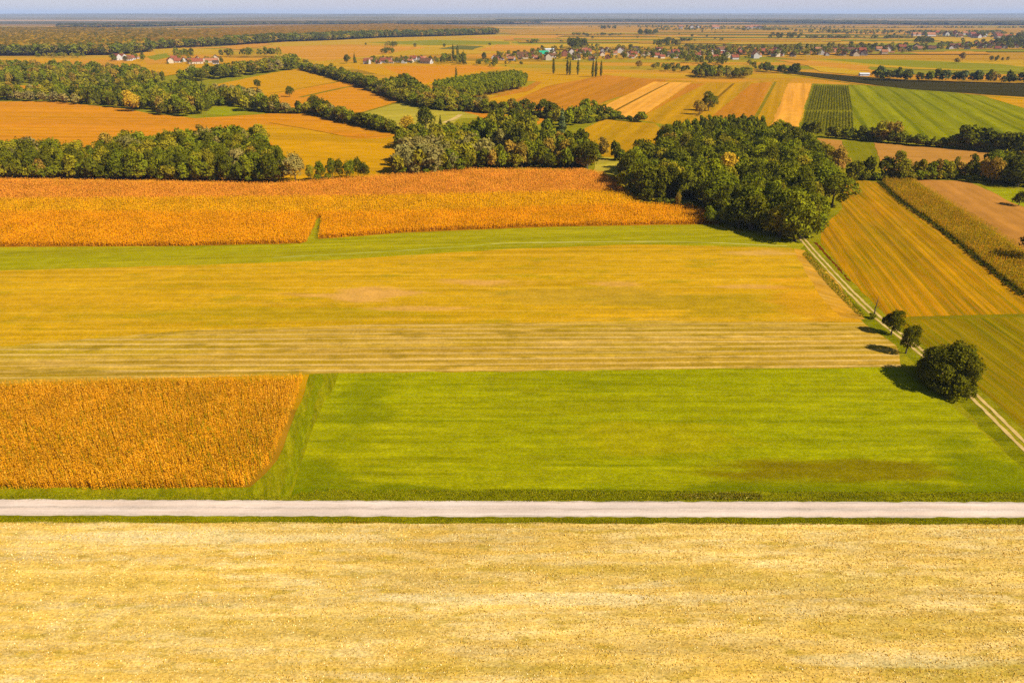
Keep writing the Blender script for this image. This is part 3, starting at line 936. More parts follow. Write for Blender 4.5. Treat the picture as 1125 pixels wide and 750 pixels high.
# clusters: key -> words used in labels
CL = {
    'strip': 'the front tree strip', 'row': 'the short end row', 'midwood': 'the mid-left wood', 'backwood': 'the upper-left wood', 'uphedge': 'the band below the hamlet',
    'midhedge': 'the yellow field hedge', 'willows': 'the willow clump', 'clump': 'the central clump', 'diag': 'the long diagonal hedge', 'gap': 'the brown field trees',
    'big': 'the big wood', 'hedgetop': 'the hedge below the green field', 'hedgelow': 'the striped field hedge', 'far': 'the row beyond the ploughed strip',
    'poplars': 'the village poplars', 'field': 'the open fields'}

# A front strip
wood('strip', [(-40, 177), (60, 180), (110, 178), (140, 172), (190, 166), (235, 163), (280, 164), (292, 170), (290, 178), (305, 186), (318, 200), (300, 201.5), (200, 199), (100, 196), (-40, 195.5)],
     6.6, (10.5, 15.5), MIXED, RT, 3, maxn=130)
hedge('strip', [(-40, 195.5), (60, 196), (130, 197), (200, 199), (300, 201)], 6.5, (7, 11), GREEN, RTB, 4, 1.2)
add_tree(325, 200.5, 15.5, 'tall', 'silver grey', 'strip', 1.25, 'tall silver grey tree with a ragged top at the end of the front strip')
add_tree(117, 191, 11, 'round', 'golden', 'strip', 1.0, 'yellowing golden tree among green ones in the front strip')
add_tree(110, 180, 12, 'tall', 'golden', 'strip', 1.0, 'second golden tree behind the first in the front strip')
add_tree(282, 168, 15.5, 'tall', 'dark green', 'strip', 1.2, 'dark tree at the upper corner of the front strip')
add_tree(224, 165, 15.5, 'tall', 'brownish', 'strip', 1.0, 'pale brown tree rising above the front strip')
for px, py, h, c, t in ((342, 199.5, 9, 'olive green', 'tall'), (353, 198.5, 10.5, 'green', 'tall'), (366, 197.5, 11.5, 'dark green', 'tall'), (374, 197, 11, 'dark green', 'tall'), (384, 196.5, 10, 'green', 'round'),
                        (394, 196, 11.5, 'dark green', 'tall'), (400, 196, 9, 'dark green', 'round'), (348, 199.5, 4, 'green', 'bush'), (360, 198.5, 4, 'green', 'bush')):
    add_tree(px, py, h, t, c, 'row', .85)
# B mid-left woods
wood('midwood', [(-40, 108), (40, 106), (70, 103), (110, 101), (150, 101), (215, 103), (240, 107), (262, 112), (300, 118), (302, 124), (270, 123), (262, 117), (234, 117), (228, 125), (205, 128), (178, 127),
                 (165, 121), (120, 118), (60, 111), (-40, 111)], 9.5, (10, 16), MIXED, RTB, 5, maxn=170)
add_tree(146, 122.5, 17, 'round', 'golden', 'midwood', 1.05, 'big golden orange tree at the front of the mid wood')
for px, py in ((14, 110.5), (24, 111), (34, 111.5), (48, 112), (60, 112.5), (72, 114), (84, 115)):
    add_tree(px, py, 10, 'round', 'silver grey', 'midwood', 1.05)
for px, py in ((238, 103), (247, 104), (256, 105), (268, 107), (276, 109), (286, 111)):
    add_tree(px, py, 11, 'round', 'silver grey', 'midwood', 1.1)
wood('backwood', [(-40, 93.5), (60, 93.5), (95, 93), (150, 95), (185, 92), (160, 84), (110, 80), (70, 77), (-40, 76)], 13, (11, 16), {'olive green': 4, 'green': 4, 'brownish': 2, 'dark green': 2}, RT, 6, maxn=150)
hedge('uphedge', [(200, 91), (240, 87), (300, 79), (332, 75)], 8.5, (13, 19), MIXED, RT, 7, 9)
hedge('uphedge', [(215, 88), (260, 82), (300, 75), (325, 70)], 10, (13, 18), MIXED, RT, 71, 9)
hedge('uphedge', [(245, 63), (270, 63), (310, 62)], 14, (14, 20), GREEN, RT, 8, 10)
# C hedge
hedge('midhedge', [(296, 124), (345, 124.5), (362, 130), (400, 138.5), (440, 147)], 5.2, (8, 11.5), {'olive green': 3, 'green': 4, 'silver grey': 1.5, 'dark green': 2}, RTB, 9, 3)
add_tree(353, 127, 15, 'round', 'dark green', 'midhedge', 1.2, 'largest dark round tree of the hedge above the yellow field')
add_tree(345, 119, 12, 'round', 'dark green', 'midhedge', .9, 'dark tree poking above the hedge of the yellow field')
add_tree(318.5, 106.5, 11, 'round', 'dark green', 'field', .9, 'lone dark round tree between the yellow and orange slopes')
add_tree(283, 97, 10, 'round', 'dark green', 'field', 1.0, 'lone dark tree at the lower corner of the yellow slope')
# D centre
wood('willows', [(437, 187), (450, 178), (480, 172), (520, 172), (545, 178), (530, 185), (505, 188), (470, 191.5), (437, 193)], 6.2, (10, 14.5), SILV, {'round': 4, 'tall': 1}, 12, (1.05, 1.3))
hedge('willows', [(432, 192.5), (470, 192), (520, 187)], 7, (6, 9), {'green': 3, 'dark green': 3, 'silver grey': 2}, RTB, 13, 1)
wood('clump', [(438, 160), (452, 152), (500, 148), (520, 152), (522, 162), (500, 165), (460, 166), (440, 164)], 7, (8.5, 11.5), {'green': 4, 'olive green': 4}, RT, 14)
wood('clump', [(512, 150), (540, 145), (580, 145), (588, 155), (570, 162), (540, 160)], 7.5, (10, 15), MIXED, RT, 15)
wood('clump', [(530, 186), (560, 180), (600, 176), (640, 172), (655, 178), (655, 186), (600, 185.5), (540, 186.5)], 6.6, (9.5, 14.5), {'green': 4, 'olive green': 4, 'dark green': 3, 'brownish': 2}, RT, 16)
wood('clump', [(585, 165), (605, 160), (640, 162), (636, 170), (590, 170)], 7, (9, 13), MIXED, RT, 17)
add_tree(468, 143, 16, 'round', 'dark green', 'clump', 1.2, 'large dark green tree standing behind the willows')
add_tree(448, 146, 12.5, 'round', 'golden', 'clump', 1.0, 'golden brown tree where the hedge meets the clump')
add_tree(484, 141, 9, 'conifer', 'dark green', 'clump', 1.0, 'small dark pointed tree beside the pale meadow')
add_tree(620, 183, 15, 'tall', 'brownish', 'clump', 1.1, 'russet brown tree in the clump above the maize')
add_tree(645, 185.5, 15.5, 'round', 'dark green', 'clump', 1.05, 'dark round tree at the east end of the clump')
# E diagonal hedge
hedge('diag', [(330, 76), (360, 83.5), (395, 94), (432, 108), (450, 114), (480, 120), (530, 123.5), (575, 126)], 6.8, (8.5, 13), MIXED, RTB, 18, 5)
hedge('diag', [(352, 79), (395, 92), (428, 104), (462, 112)], 12, (10, 14), GREEN, RT, 19, 7)
wood('diag', [(418, 101), (446, 95), (456, 100), (470, 112), (440, 109)], 8, (11, 16), GREEN, RT, 20)
wood('diag', [(452, 116), (470, 106), (500, 110), (520, 116), (525, 123), (480, 119.5)], 8, (9, 13), {'olive green': 3, 'green': 3, 'brownish': 2}, RT, 21)
add_tree(532, 118, 12, 'round', 'brownish', 'diag', 1.0, 'russet tree standing above the lower diagonal hedge')
add_tree(563, 122, 11, 'round', 'dark green', 'diag', .9, 'dark round tree second from the lower end of the diagonal hedge')
for px, py, h, c, t in ((577, 124, 12, 'dark green', 'round'), (584, 124, 9, 'dark green', 'round'), (596, 128, 14, 'dark green', 'round'), (606, 130, 13, 'dark green', 'round'), (601, 145, 9, 'green', 'bush'),
                        (617, 146, 16, 'conifer', 'conifer'), (624, 141, 14, 'bright green', 'tall'), (630, 138, 15, 'green', 'round'), (641, 135, 17, 'green', 'round'), (652, 130, 14, 'green', 'tall'),
                        (660, 130, 11, 'dark green', 'round'), (668, 130, 9, 'green', 'round'), (675, 131, 7, 'green', 'bush'), (704, 134, 8, 'green', 'bush'), (612, 137, 12, 'olive green', 'round')):
    add_tree(px, py, h, t, 'bluish green' if c == 'conifer' else c, 'gap', 1.05)
# G big wood
BIGW = [(677, 205), (692, 213), (708, 223), (745, 224), (768, 226), (792, 247), (840, 256), (872, 266), (891, 256), (897, 238), (903, 210), (904, 188), (884, 168), (860, 160), (800, 172), (760, 172), (735, 180), (700, 188)]
wood('big', BIGW, 8.4, (11, 16.5), {'dark green': 5, 'green': 4, 'olive green': 1.6, 'bright green': 1}, RT, 22, (.95, 1.25), maxn=150)
hedge('big', [(700, 222), (745, 226), (766, 227)], 5, (5, 8), GREEN, {'bush': 2, 'round': 1}, 23, 1)
hedge('big', [(790, 246), (840, 257), (874, 267), (890, 258)], 6, (9, 13), GREEN, RT, 24, 1.5)
wood('big', [(728, 178), (724, 168), (730, 160), (745, 160), (745, 172)], 6, (11, 16), {'dark green': 3, 'brownish': 2, 'green': 2}, RT, 25)
hedge('gap', [(655, 172), (672, 176), (690, 176), (725, 178)], 6, (7, 12), {'dark green': 2, 'green': 2, 'brownish': 1}, RTB, 26, 2)
hedge('big', [(728, 190), (760, 185), (800, 182)], 7, (8, 11), GREEN, RTB, 27, 3)
hedge('gap', [(848, 147), (866, 148), (900, 152)], 9, (7, 12), GREEN, RTB, 28, 3)
add_tree(914, 226, 14.5, 'round', 'green', 'big', 1.3, 'large round dark tree standing just outside the big wood')
add_tree(779, 246, 7, 'round', 'green', 'big', 1.1, 'small bush at the corner of the maize by the big wood')
add_tree(776, 206, 15, 'round', 'golden', 'big', 1.0, 'olive golden tree inside the big wood')
add_tree(796, 208, 16.5, 'round', 'golden', 'big', 1.1, 'tallest golden yellow tree inside the big wood')
add_tree(732, 164, 15, 'tall', 'brownish', 'big', 1.1, 'russet tree at the upper corner of the big wood')
add_tree(744, 229, 7.5, 'tall', 'brownish', 'big', .7, 'slim pale brown tree at the front edge of the big wood')
add_tree(778, 122, 16, 'round', 'dark green', 'gap', 1.1, 'dark round tree standing above the plantation wood')
add_tree(768, 126, 12, 'round', 'brownish', 'gap', 1.0, 'brown tree beside the dark one above the plantation')
# I right hedges
hedge('hedgetop', [(908, 151), (940, 153.5), (960, 155), (1000, 160), (1060, 164), (1120, 168), (1200, 173)], 4.6, (6.5, 9.5), GREEN, RTB, 29, 2)
for px, py, h, c in ((966, 156, 13, 'olive green'), (976, 157, 14, 'brownish'), (1058, 164, 14, 'dark green'), (1068, 164.5, 15, 'green'), (1080, 165.5, 14.5, 'dark green'), (1098, 168, 12.5, 'dark green'), (1108, 169, 13, 'dark green'),
                     (1118, 170, 14, 'green'), (1130, 171, 14, 'dark green')):
    add_tree(px, py, h, 'round', c, 'hedgetop', 1.1)
add_tree(919, 193, 16, 'tall', 'brownish', 'hedgelow', 1.05, 'tall russet tree at the corner of the small bare field')
hedge('hedgelow', [(934, 196), (958, 197)], 6, (9, 12), GREEN, RT, 30, 1)
add_tree(984, 198, 15, 'tall', 'olive green', 'hedgelow', 1.3, 'biggest tree of the hedge above the striped field')
add_tree(972, 197, 12, 'round', 'dark green', 'hedgelow', 1.0)
hedge('hedgelow', [(993, 196), (1022, 196), (1054, 195)], 4.6, (8, 11), {'olive green': 4, 'green': 2, 'brownish': 1}, RT, 31, 1, (.8, 1.0))
wood('hedgelow', [(1058, 197), (1075, 200), (1100, 204), (1160, 209), (1160, 190), (1110, 188), (1092, 190)], 6.5, (9, 14), {'dark green': 5, 'green': 3, 'brownish': 1}, RT, 32)
add_tree(1119, 226, 7, 'round', 'dark green', 'field', 1.1, 'small dark bush on the green wedge by the bare field')
add_tree(1141, 288, 12, 'round', 'dark green', 'field', 1.1, 'dark tree at the edge of the maize strip')
hedge('hedgelow', [(934, 197), (985, 198.6), (1022, 196.8), (1056, 196)], 4.0, (9, 12), GREEN, {'bush': 1}, 131, 1.2)
hedge('hedgetop', [(908, 151.5), (960, 155.5), (1060, 164.5), (1120, 168.5), (1200, 173.5)], 4.5, (9, 12), GREEN, {'bush': 1}, 132, 1.5)
hedge('midhedge', [(296, 124.6), (345, 125), (362, 130.5), (400, 139), (440, 147.5)], 4.5, (8, 12), GREEN, {'bush': 1}, 133, 1.5)
hedge('diag', [(330, 76.5), (360, 84), (395, 94.6), (432, 108.6), (450, 114.6), (480, 120.6), (530, 124), (575, 126.5)], 5, (9, 13), GREEN, {'bush': 1}, 134, 2)
hedge('gap', [(575, 126), (600, 130), (640, 136), (670, 131.5), (700, 134.5)], 5, (9, 13), GREEN, {'bush': 1}, 135, 2)
# J far right row
hedge('far', [(956, 88), (985, 88.5), (1000, 89), (1030, 90), (1060, 90.5), (1095, 92), (1110, 91.5), (1160, 93)], 9.5, (9, 17), {'dark green': 4, 'bluish green': 2, 'green': 2, 'brownish': .7}, RT, 33, 6, (1, 1.4))
hedge('far', [(838, 79), (880, 81.5)], 9, (9, 15), {'dark green': 4, 'bluish green': 2, 'green': 2}, RT, 34, 6)
# poplars
for i, (px, py, h) in enumerate(((608, 81.5, 21), (623, 82.5, 20), (626, 82.8, 18), (634.7, 82.6, 20), (651, 85, 20), (654.5, 85, 21), (660, 84.2, 19.5))):
    add_tree(px, py, h, 'poplar', 'dark green', 'poplars', .95)
add_tree(501.5, 92, 18, 'poplar', 'dark green', 'field', .9, 'lone slim poplar behind the poplar plantation')
# lone trees
for px, py, h, c, t, lb in ((1057, 66.5, 14, 'brownish', 'round', 'lone russet tree in the far fields below the east village'), (1051, 70, 9, 'brownish', 'bush', 'low russet bush beside the lone russet tree in the far fields'),
                            (456, 53, 12, 'dark green', 'round', 'lone round dark tree in the plain above the village'), (488, 53, 11, 'dark green', 'round', 'lone dark tree at the edge of the far dark field'),
                            (402, 50.5, 8, 'dark green', 'round', 'tiny lone tree in the plain above the village'), (538, 51, 9, 'dark green', 'round', 'small dark tree on the far field boundary'),
                            (381, 70, 15, 'dark green', 'round', 'dark round tree at the west end of the village'), (390, 69.5, 16, 'dark green', 'conifer', 'dark pointed conifer at the west end of the village'),
                            (702, 75, 12, 'brownish', 'round', 'brown tree in the fields below the village'), (498, 66, 26, 'dark green', 'poplar', 'tallest slim dark conifer in the village grove'),
                            (503, 66, 24, 'dark green', 'poplar', 'second slim dark conifer in the village grove'), (509.5, 71, 20, 'dark green', 'conifer', 'stout dark conifer at the east end of the village grove'),
                            (532, 67, 14, 'dark green', 'round', 'round tree between the village grove and the east cottages')):
    add_tree(px, py, h, t, c, 'field', 1.0, lb)
# far trees, later gathered into one mass
wood('villagetrees', [(400, 71), (480, 70), (500, 69), (520, 71), (470, 66), (410, 66)], 9, (5, 10), MIXED, RTB, 40, maxn=110)
wood('villagetrees', [(484, 71), (512, 72), (512, 66), (490, 65)], 10, (10, 15), GREEN, RT, 41, maxn=24)
wood('villagetrees', [(520, 73), (545, 74), (545, 69), (524, 69)], 14, (7, 12), GREEN, RTB, 42, maxn=14)
wood('villagetrees', [(540, 66), (590, 66), (590, 58), (545, 60)], 12, (5, 11), MIXED, RTB, 43, maxn=60)
wood('villagetrees', [(590, 67), (660, 67), (730, 65), (730, 55), (650, 52), (590, 54)], 13, (5, 13), MIXED, RTB, 44, maxn=190)
wood('villagetrees', [(715, 64), (800, 66), (860, 62), (860, 54), (790, 53), (715, 56)], 13, (6, 15), MIXED, RTB, 45, maxn=190)
wood('villagetrees', [(715, 52), (750, 52), (742, 49), (722, 49)], 20, (12, 20), GREEN, RT, 46, maxn=16)
wood('villagetrees', [(730, 65), (760, 71), (800, 73), (795, 69), (760, 66)], 12, (10, 14), {'green': 3, 'dark green': 2}, RT, 47, maxn=34)
wood('villagetrees', [(762, 86), (800, 87), (798, 82), (766, 80)], 9, (9, 14), MIXED, RT, 48, maxn=40)
wood('villagetrees', [(803, 87), (826, 86.5), (824, 82), (808, 82)], 9, (8, 13), GREEN, RT, 49, maxn=18)
wood('villagetrees', [(718, 77), (740, 80), (758, 80), (752, 76), (722, 74)], 13, (6, 10), GREEN, RTB, 50, maxn=18)
wood('villagetrees', [(815, 70), (840, 74), (850, 79), (835, 78)], 12, (6, 12), GREEN, RTB, 51, maxn=14)
wood('villagetrees', [(845, 63), (930, 62), (1000, 59), (1000, 53), (920, 52), (850, 55)], 15, (6, 16), MIXED, RTB, 52, maxn=190)
wood('villagetrees', [(1000, 58), (1060, 55), (1125, 55), (1180, 54), (1180, 47), (1100, 47), (1020, 51)], 17, (6, 15), MIXED, RTB, 53, maxn=190)
wood('villagetrees', [(1090, 52), (1125, 52), (1125, 45), (1100, 46)], 20, (14, 22), {'dark green': 1}, RT, 54, maxn=30)
wood('villagetrees', [(1004, 50), (1025, 49), (1022, 45), (1008, 46)], 16, (12, 18), {'dark green': 1}, RT, 55, maxn=22)
wood('villagetrees', [(840, 44), (880, 44), (880, 40.5), (845, 41)], 26, (14, 20), {'dark green': 1}, RT, 56, maxn=16)
wood('villagetrees', [(855, 36), (940, 39), (1030, 41), (1125, 44), (1125, 39), (1000, 36), (900, 33)], 40, (8, 16), MIXED, RT, 57, maxn=170)
wood('villagetrees', [(700, 31.5), (760, 34), (860, 35), (860, 32), (760, 30), (700, 29.5)], 45, (9, 15), MIXED, RT, 58, maxn=120)
wood('villagetrees', [(700, 39.5), (722, 39.5), (722, 37), (704, 37)], 24, (16, 22), {'dark green': 1}, RT, 59, maxn=24)
wood('villagetrees', [(660, 33), (676, 33), (676, 31.5), (662, 31.5)], 30, (16, 20), {'dark green': 1}, RT, 60, maxn=14)
wood('villagetrees', [(418, 60), (432, 60), (432, 57.5), (420, 57)], 12, (8, 12), GREEN, RT, 61, maxn=12)
wood('villagetrees', [(424, 52), (436, 53), (434, 50.5), (425, 49.5)], 15, (10, 14), GREEN, RT, 62, maxn=12)
wood('villagetrees', [(622, 55), (645, 55), (642, 51), (626, 51)], 16, (18, 26), {'dark green': 1}, RT, 63, maxn=14)
wood('villagetrees', [(191, 65), (213, 65), (213, 61), (193, 61)], 12, (12, 17), GREEN, {'tall': 1}, 64, maxn=18)
wood('villagetrees', [(120, 68), (160, 68), (158, 62), (145, 61)], 22, (8, 14), GREEN, RT, 65, maxn=12)
wood('villagetrees', [(183, 71), (245, 71), (243, 66), (190, 66)], 22, (6, 10), GREEN, RTB, 66, maxn=22)
wood('villagetrees', [(1086, 68.5), (1108, 68.5), (1108, 67), (1086, 67)], 12, (8, 11), {'dark green': 1}, RT, 67, maxn=7)
wood('villagetrees', [(540, 75), (575, 72), (572, 69), (552, 70)], 22, (4, 9), GREEN, RTB, 68, maxn=8)
r_ = random.Random(99)
for _ in range(36):     # scattered trees and bushes on the far plain
    add_tree(r_.uniform(560, 1125), r_.uniform(29, 47), r_.uniform(6, 13), 'round', 'dark green', 'villagetrees', 1.2)
# poplar plantations
wood('plantation', [(476, 100), (500, 95), (540, 89), (566, 86.5), (578, 91), (575, 97.5), (548, 103), (520, 108.5), (495, 110)], 4.3, (11, 12.6), {'bright green': 4, 'green': 5}, {'tall': 1}, 70, (.75, .95), maxn=620)
wood('plantation', [(738, 164), (742, 152), (770, 147), (805, 145), (838, 147), (838, 160), (800, 170), (760, 170)], 4.8, (12, 14), {'bright green': 2, 'green': 5, 'dark green': 4}, {'tall': 1}, 72, (.6, .75), maxn=260)
for pts_, st_ in (([(-100, 62), (0, 61.6), (90, 61.2), (125, 60.7), (165, 57.2)], 6), ([(165, 57.2), (160, 52)], 9), ([(160, 55), (205, 52.7), (290, 48.2), (300, 46.7), (360, 44.7), (420, 41.7), (480, 40.2), (547, 38.1)], 9),
                  ([(60, 31.1), (170, 29.6), (300, 27.1), (430, 26.7), (560, 26.9)], 40), ([(560, 24.2), (700, 24.4), (860, 24.8), (980, 27.6), (1125, 28.2)], 55)):
    hedge('frontbush', pts_, st_, (17, 24) if st_ < 20 else (11, 15.5), {'dark green': 5, 'green': 2, 'olive green': 2, 'brownish': 1}, RT, 300 + int(st_), 5, (1.0, 1.4))
for y_, x0_, x1_, n_ in ((33.5, 700, 870, 26), (36.2, 880, 1125, 34), (42.5, 870, 1000, 22), (45.5, 720, 800, 8), (47.5, 560, 640, 7), (39.5, 600, 700, 8), (38.2, 1000, 1125, 22), (30.2, 640, 900, 30), (31.2, 900, 1125, 30)):
    r_ = random.Random(int(y_ * 10))
    for _ in range(n_):
        c_ = r_.uniform(x0_, x1_)
        for q_ in range(r_.randint(1, 5)):
            add_tree(c_ + q_ * r_.uniform(2, 4), y_ + r_.uniform(-.35, .35), r_.uniform(6, 13), 'round', r_.choice(('dark green', 'green', 'olive green')), 'villagetrees', r_.uniform(1.1, 1.8))
wood('frontforest', [(-60, 61.5), (90, 61), (125, 60.5), (165, 57), (160, 53), (100, 52.5), (60, 53), (-60, 54)], 13, (17, 25), {'dark green': 5, 'green': 2, 'olive green': 1, 'brownish': .6}, RT, 401, maxn=1300)
for k_ in (1, 2):
    hedge('frontbush', [(250, 50.3 - k_ * .5), (300, 46.9 - k_ * .45), (360, 44.9 - k_ * .4), (420, 41.9 - k_ * .35), (480, 40.4 - k_ * .3), (545, 38.2 - k_ * .3)], 12, (20, 27), {'dark green': 5, 'green': 2, 'bluish green': 2}, RT, 410 + k_, 6, (1.1, 1.5))
hedge('frontbush', [(40, 64), (92, 63.5)], 7, (8, 10), {'olive green': 1, 'green': 2}, RT, 73, 10)

# the fallback for specials: three trees by the track and the dead one
def projected(t):
    a = proj(t['x'], t['y'], 0)
    b = proj(t['x'], t['y'], t['H'])
    return a[0], a[1], b[1]


STUFFCL = {'villagetrees', 'plantation', 'frontbush', 'frontforest'}
cand = []
for t in TREES:
    t['px'], t['py'], t['top'] = projected(t)
    t['hpx'] = t['py'] - t['top']
    t['in'] = -25 < t['px'] < 1150
    t['ind'] = t['cl'] not in STUFFCL and t['in'] and t['hpx'] > 7
ranked = sorted([t for t in TREES if t['ind']], key=lambda t: (t['special'] is None and t['cl'] not in ('poplars', 'row', 'field'), -t['hpx']))
for t in ranked[292:]:
    t['ind'] = False
print('trees', len(TREES), 'candidates', len(ranked), 'individual', sum(t['ind'] for t in TREES))

ORD = ['first', 'second', 'third', 'fourth', 'fifth', 'sixth', 'seventh', 'eighth', 'ninth', 'tenth', 'eleventh', 'twelfth', 'thirteenth', 'fourteenth', 'fifteenth', 'sixteenth', 'seventeenth', 'eighteenth', 'nineteenth', 'twentieth']
TENS = {20: 'twenty', 30: 'thirty', 40: 'forty', 50: 'fifty', 60: 'sixty', 70: 'seventy'}


def ordinal(i):
    if i < 20:
        return ORD[i]
    t, u = (i + 1) // 10 * 10, (i + 1) % 10
    return TENS[t] + '-' + ORD[u - 1] if u else TENS[t][:-1] + 'ieth'


FORM = {'round': 'rounded tree', 'tall': 'upright tree', 'bush': 'low bush', 'poplar': 'slender poplar', 'conifer': 'pointed conifer'}
NAME = {'round': 'broadleaf_tree', 'tall': 'broadleaf_tree', 'bush': 'bush', 'poplar': 'poplar_tree', 'conifer': 'conifer_tree'}
bycl = {}
for t in TREES:
    if t['ind'] and not t['special']:
        bycl.setdefault(t['cl'], []).append(t)
LINE = {'row', 'midhedge', 'hedgetop', 'far', 'poplars', 'diag', 'gap'}
for cl, ts in bycl.items():
    if cl in LINE or len(ts) < 9:
        rows = {'': ts}
    else:
        s = sorted(ts, key=lambda t: t['y'])
        k = 3 if len(s) > 30 else 2
        names = ['front row', 'middle row', 'back row'] if k == 3 else ['front row', 'back row']
        # rows by depth below the local front edge
        step = math.ceil(len(s) / k)
        rows = {names[i]: s[i * step:(i + 1) * step] for i in range(k)}
    for rn, rs in rows.items():
        for i, t in enumerate(sorted(rs, key=lambda t: t['px'])):
            where = (rn + ' of ' if rn else '') + CL[cl]
            t['label'] = f"{t['col']} {FORM[t['t']]}, {ordinal(i)} from left in {where}"

for i, t in enumerate(TREES):
    if not t['ind']:
        continue
    r = random.Random(i * 17 + 5)
    d = TYPES[t['t']]
    v = r.randrange(d['var'])
    s = t['H'] / d['H']
    ws = s * t['ws']
    root = empty(NAME[t['t']], (t['x'], t['y'], 0), r.uniform(0, 6.28), (ws, ws, s))
    lb = t['special'] or t['label']
    tag(root, lb, 'bush' if t['t'] == 'bush' else 'tree', {'row': 'trees of the short row', 'field': None}.get(t['cl'], 'trees of ' + CL[t['cl']].replace('the trees', 'the group')) if t['cl'] != 'field' else None)
    c = mesh_obj('crown', CROWN[t['t'], v], root)
    c.color = crown_col(t['col'], r)
    mesh_obj('trunk' if t['t'] != 'bush' else 'stem', TRUNK[t['t'], v], root)

# everything smaller: one mass of far trees
V, A = [], []
for i, t in enumerate(TREES):
    if t['ind']:
        continue
    r = random.Random(i * 29 + 3)
    d = TYPES[t['t']]
    q = LOW[t['t'], r.randrange(d['var'])]
    s = t['H'] / d['H']
    ws = s * t['ws']
    a = r.uniform(0, 6.28)
    ca, sa = math.cos(a), math.sin(a)
    if t['y'] > 1100:
        q = q.reshape(-1, 4, 3)[::2].reshape(-1, 3)
    P = np.stack([(q[:, 0] * ca - q[:, 1] * sa) * ws + t['x'], (q[:, 0] * sa + q[:, 1] * ca) * ws + t['y'], q[:, 2] * s], 1)
    V.append(P)
    A.append(np.tile(np.array(crown_col(t['col'], r)), (len(P), 1)))
V, A = np.concatenate(V), np.concatenate(A)
print('mass quads', len(V) // 4)
tag(mesh_obj('distant_trees', np_mesh('distant_trees', V, np.arange(len(V)).reshape(-1, 4), FOLS, attr=A)), 'small far trees of plantations, villages and the plain', None, None, 'stuff')

# ------------------------------------------------------------------ near trees by the track, built finer
def special_tree(px, py, H, R, seed, n, leaf, lobes, col, label, z0, squash=None, rz=0.0, skirt=0):
    x, y = gp(px, py)
    C, N, s = crown_cloud(seed, H, R, z0, H, lobes, n, leaf, 'round', (.20, .56))
    if skirt:
        for i_ in range(skirt):
            a_ = i_ * 6.283 / skirt
            C2, N2, s2 = crown_cloud(seed + 9 + i_, H * .45, R * .5, -.6, H * .45, 6, n // (skirt * 2), leaf)
            C = np.concatenate([C, C2 + np.array([math.cos(a_) * R * .62, math.sin(a_) * R * .62, 0])])
            N, s = np.concatenate([N, N2]), np.concatenate([s, s2])
    if squash:
        C[:, 0] *= squash
    q = leaf_quads(C, N, s, np.random.default_rng(seed))
    root = empty('broadleaf_tree', (x, y, 0), rz)
    tag(root, label, 'tree', 'trees beside the field track')
    c = mesh_obj('crown', np_mesh('track_tree_crown', q, np.arange(len(q)).reshape(-1, 4), FOL), root)
    c.color = crown_col(col, random.Random(seed))
    mesh_obj('trunk', trunk_mesh('track_tree_trunk', seed, H, R, .18 if H < 10 else .3), root)


special_tree(1035, 423.5, 9.4, 5.2, 5, 34000, .21, 30, 'dark green', 'largest bushy dark tree beside the field track', -0.4, 1.6, 1.52, 9)
special_tree(995, 388, 7.8, 2.6, 8, 7000, .16, 22, 'dark green', 'middle small round tree beside the field track', 0.9)
special_tree(979, 367, 7.2, 2.3, 21, 6500, .16, 20, 'dark green', 'small round tree beside the field track next to the dead one', 0.6)
m = MB()
m.tube([(0, 0, -.1), (.1, 0, 1.5), (.0, .1, 3.0), (.15, .1, 4.6), (.1, .0, 6.6)], [.2, .17, .14, .09, .03], 6)
for z, a, l in ((2.2, .4, 1.1), (2.9, 2.6, 1.2), (3.5, 4.4, .9), (4.0, 1.3, .8), (4.4, 3.4, .7), (3.2, 5.6, .9), (4.9, .2, .5)):
    l *= 1.3
    m.tube([(.05, .05, z), (math.cos(a) * l * .6, math.sin(a) * l * .6, z + l * .45), (math.cos(a) * l, math.sin(a) * l, z + l * 1.0)], [.05, .03, .012], 5)
x, y = gp(959, 350)
root = empty('dead_tree', (x, y, 0))
tag(root, 'bare dead sapling with thin twigs beside the field track', 'tree', 'trees beside the field track')
mesh_obj('trunk', m.mesh('dead_trunk', BARK, True), root)
C, N, s = crown_cloud(77, 1.6, 1.3, 0.05, 1.6, 8, 700, .14)
q = leaf_quads(C, N, s, np.random.default_rng(3))
c = mesh_obj('undergrowth', np_mesh('undergrowth', q, np.arange(len(q)).reshape(-1, 4), FOL), root)
c.color = crown_col('green', random.Random(2))

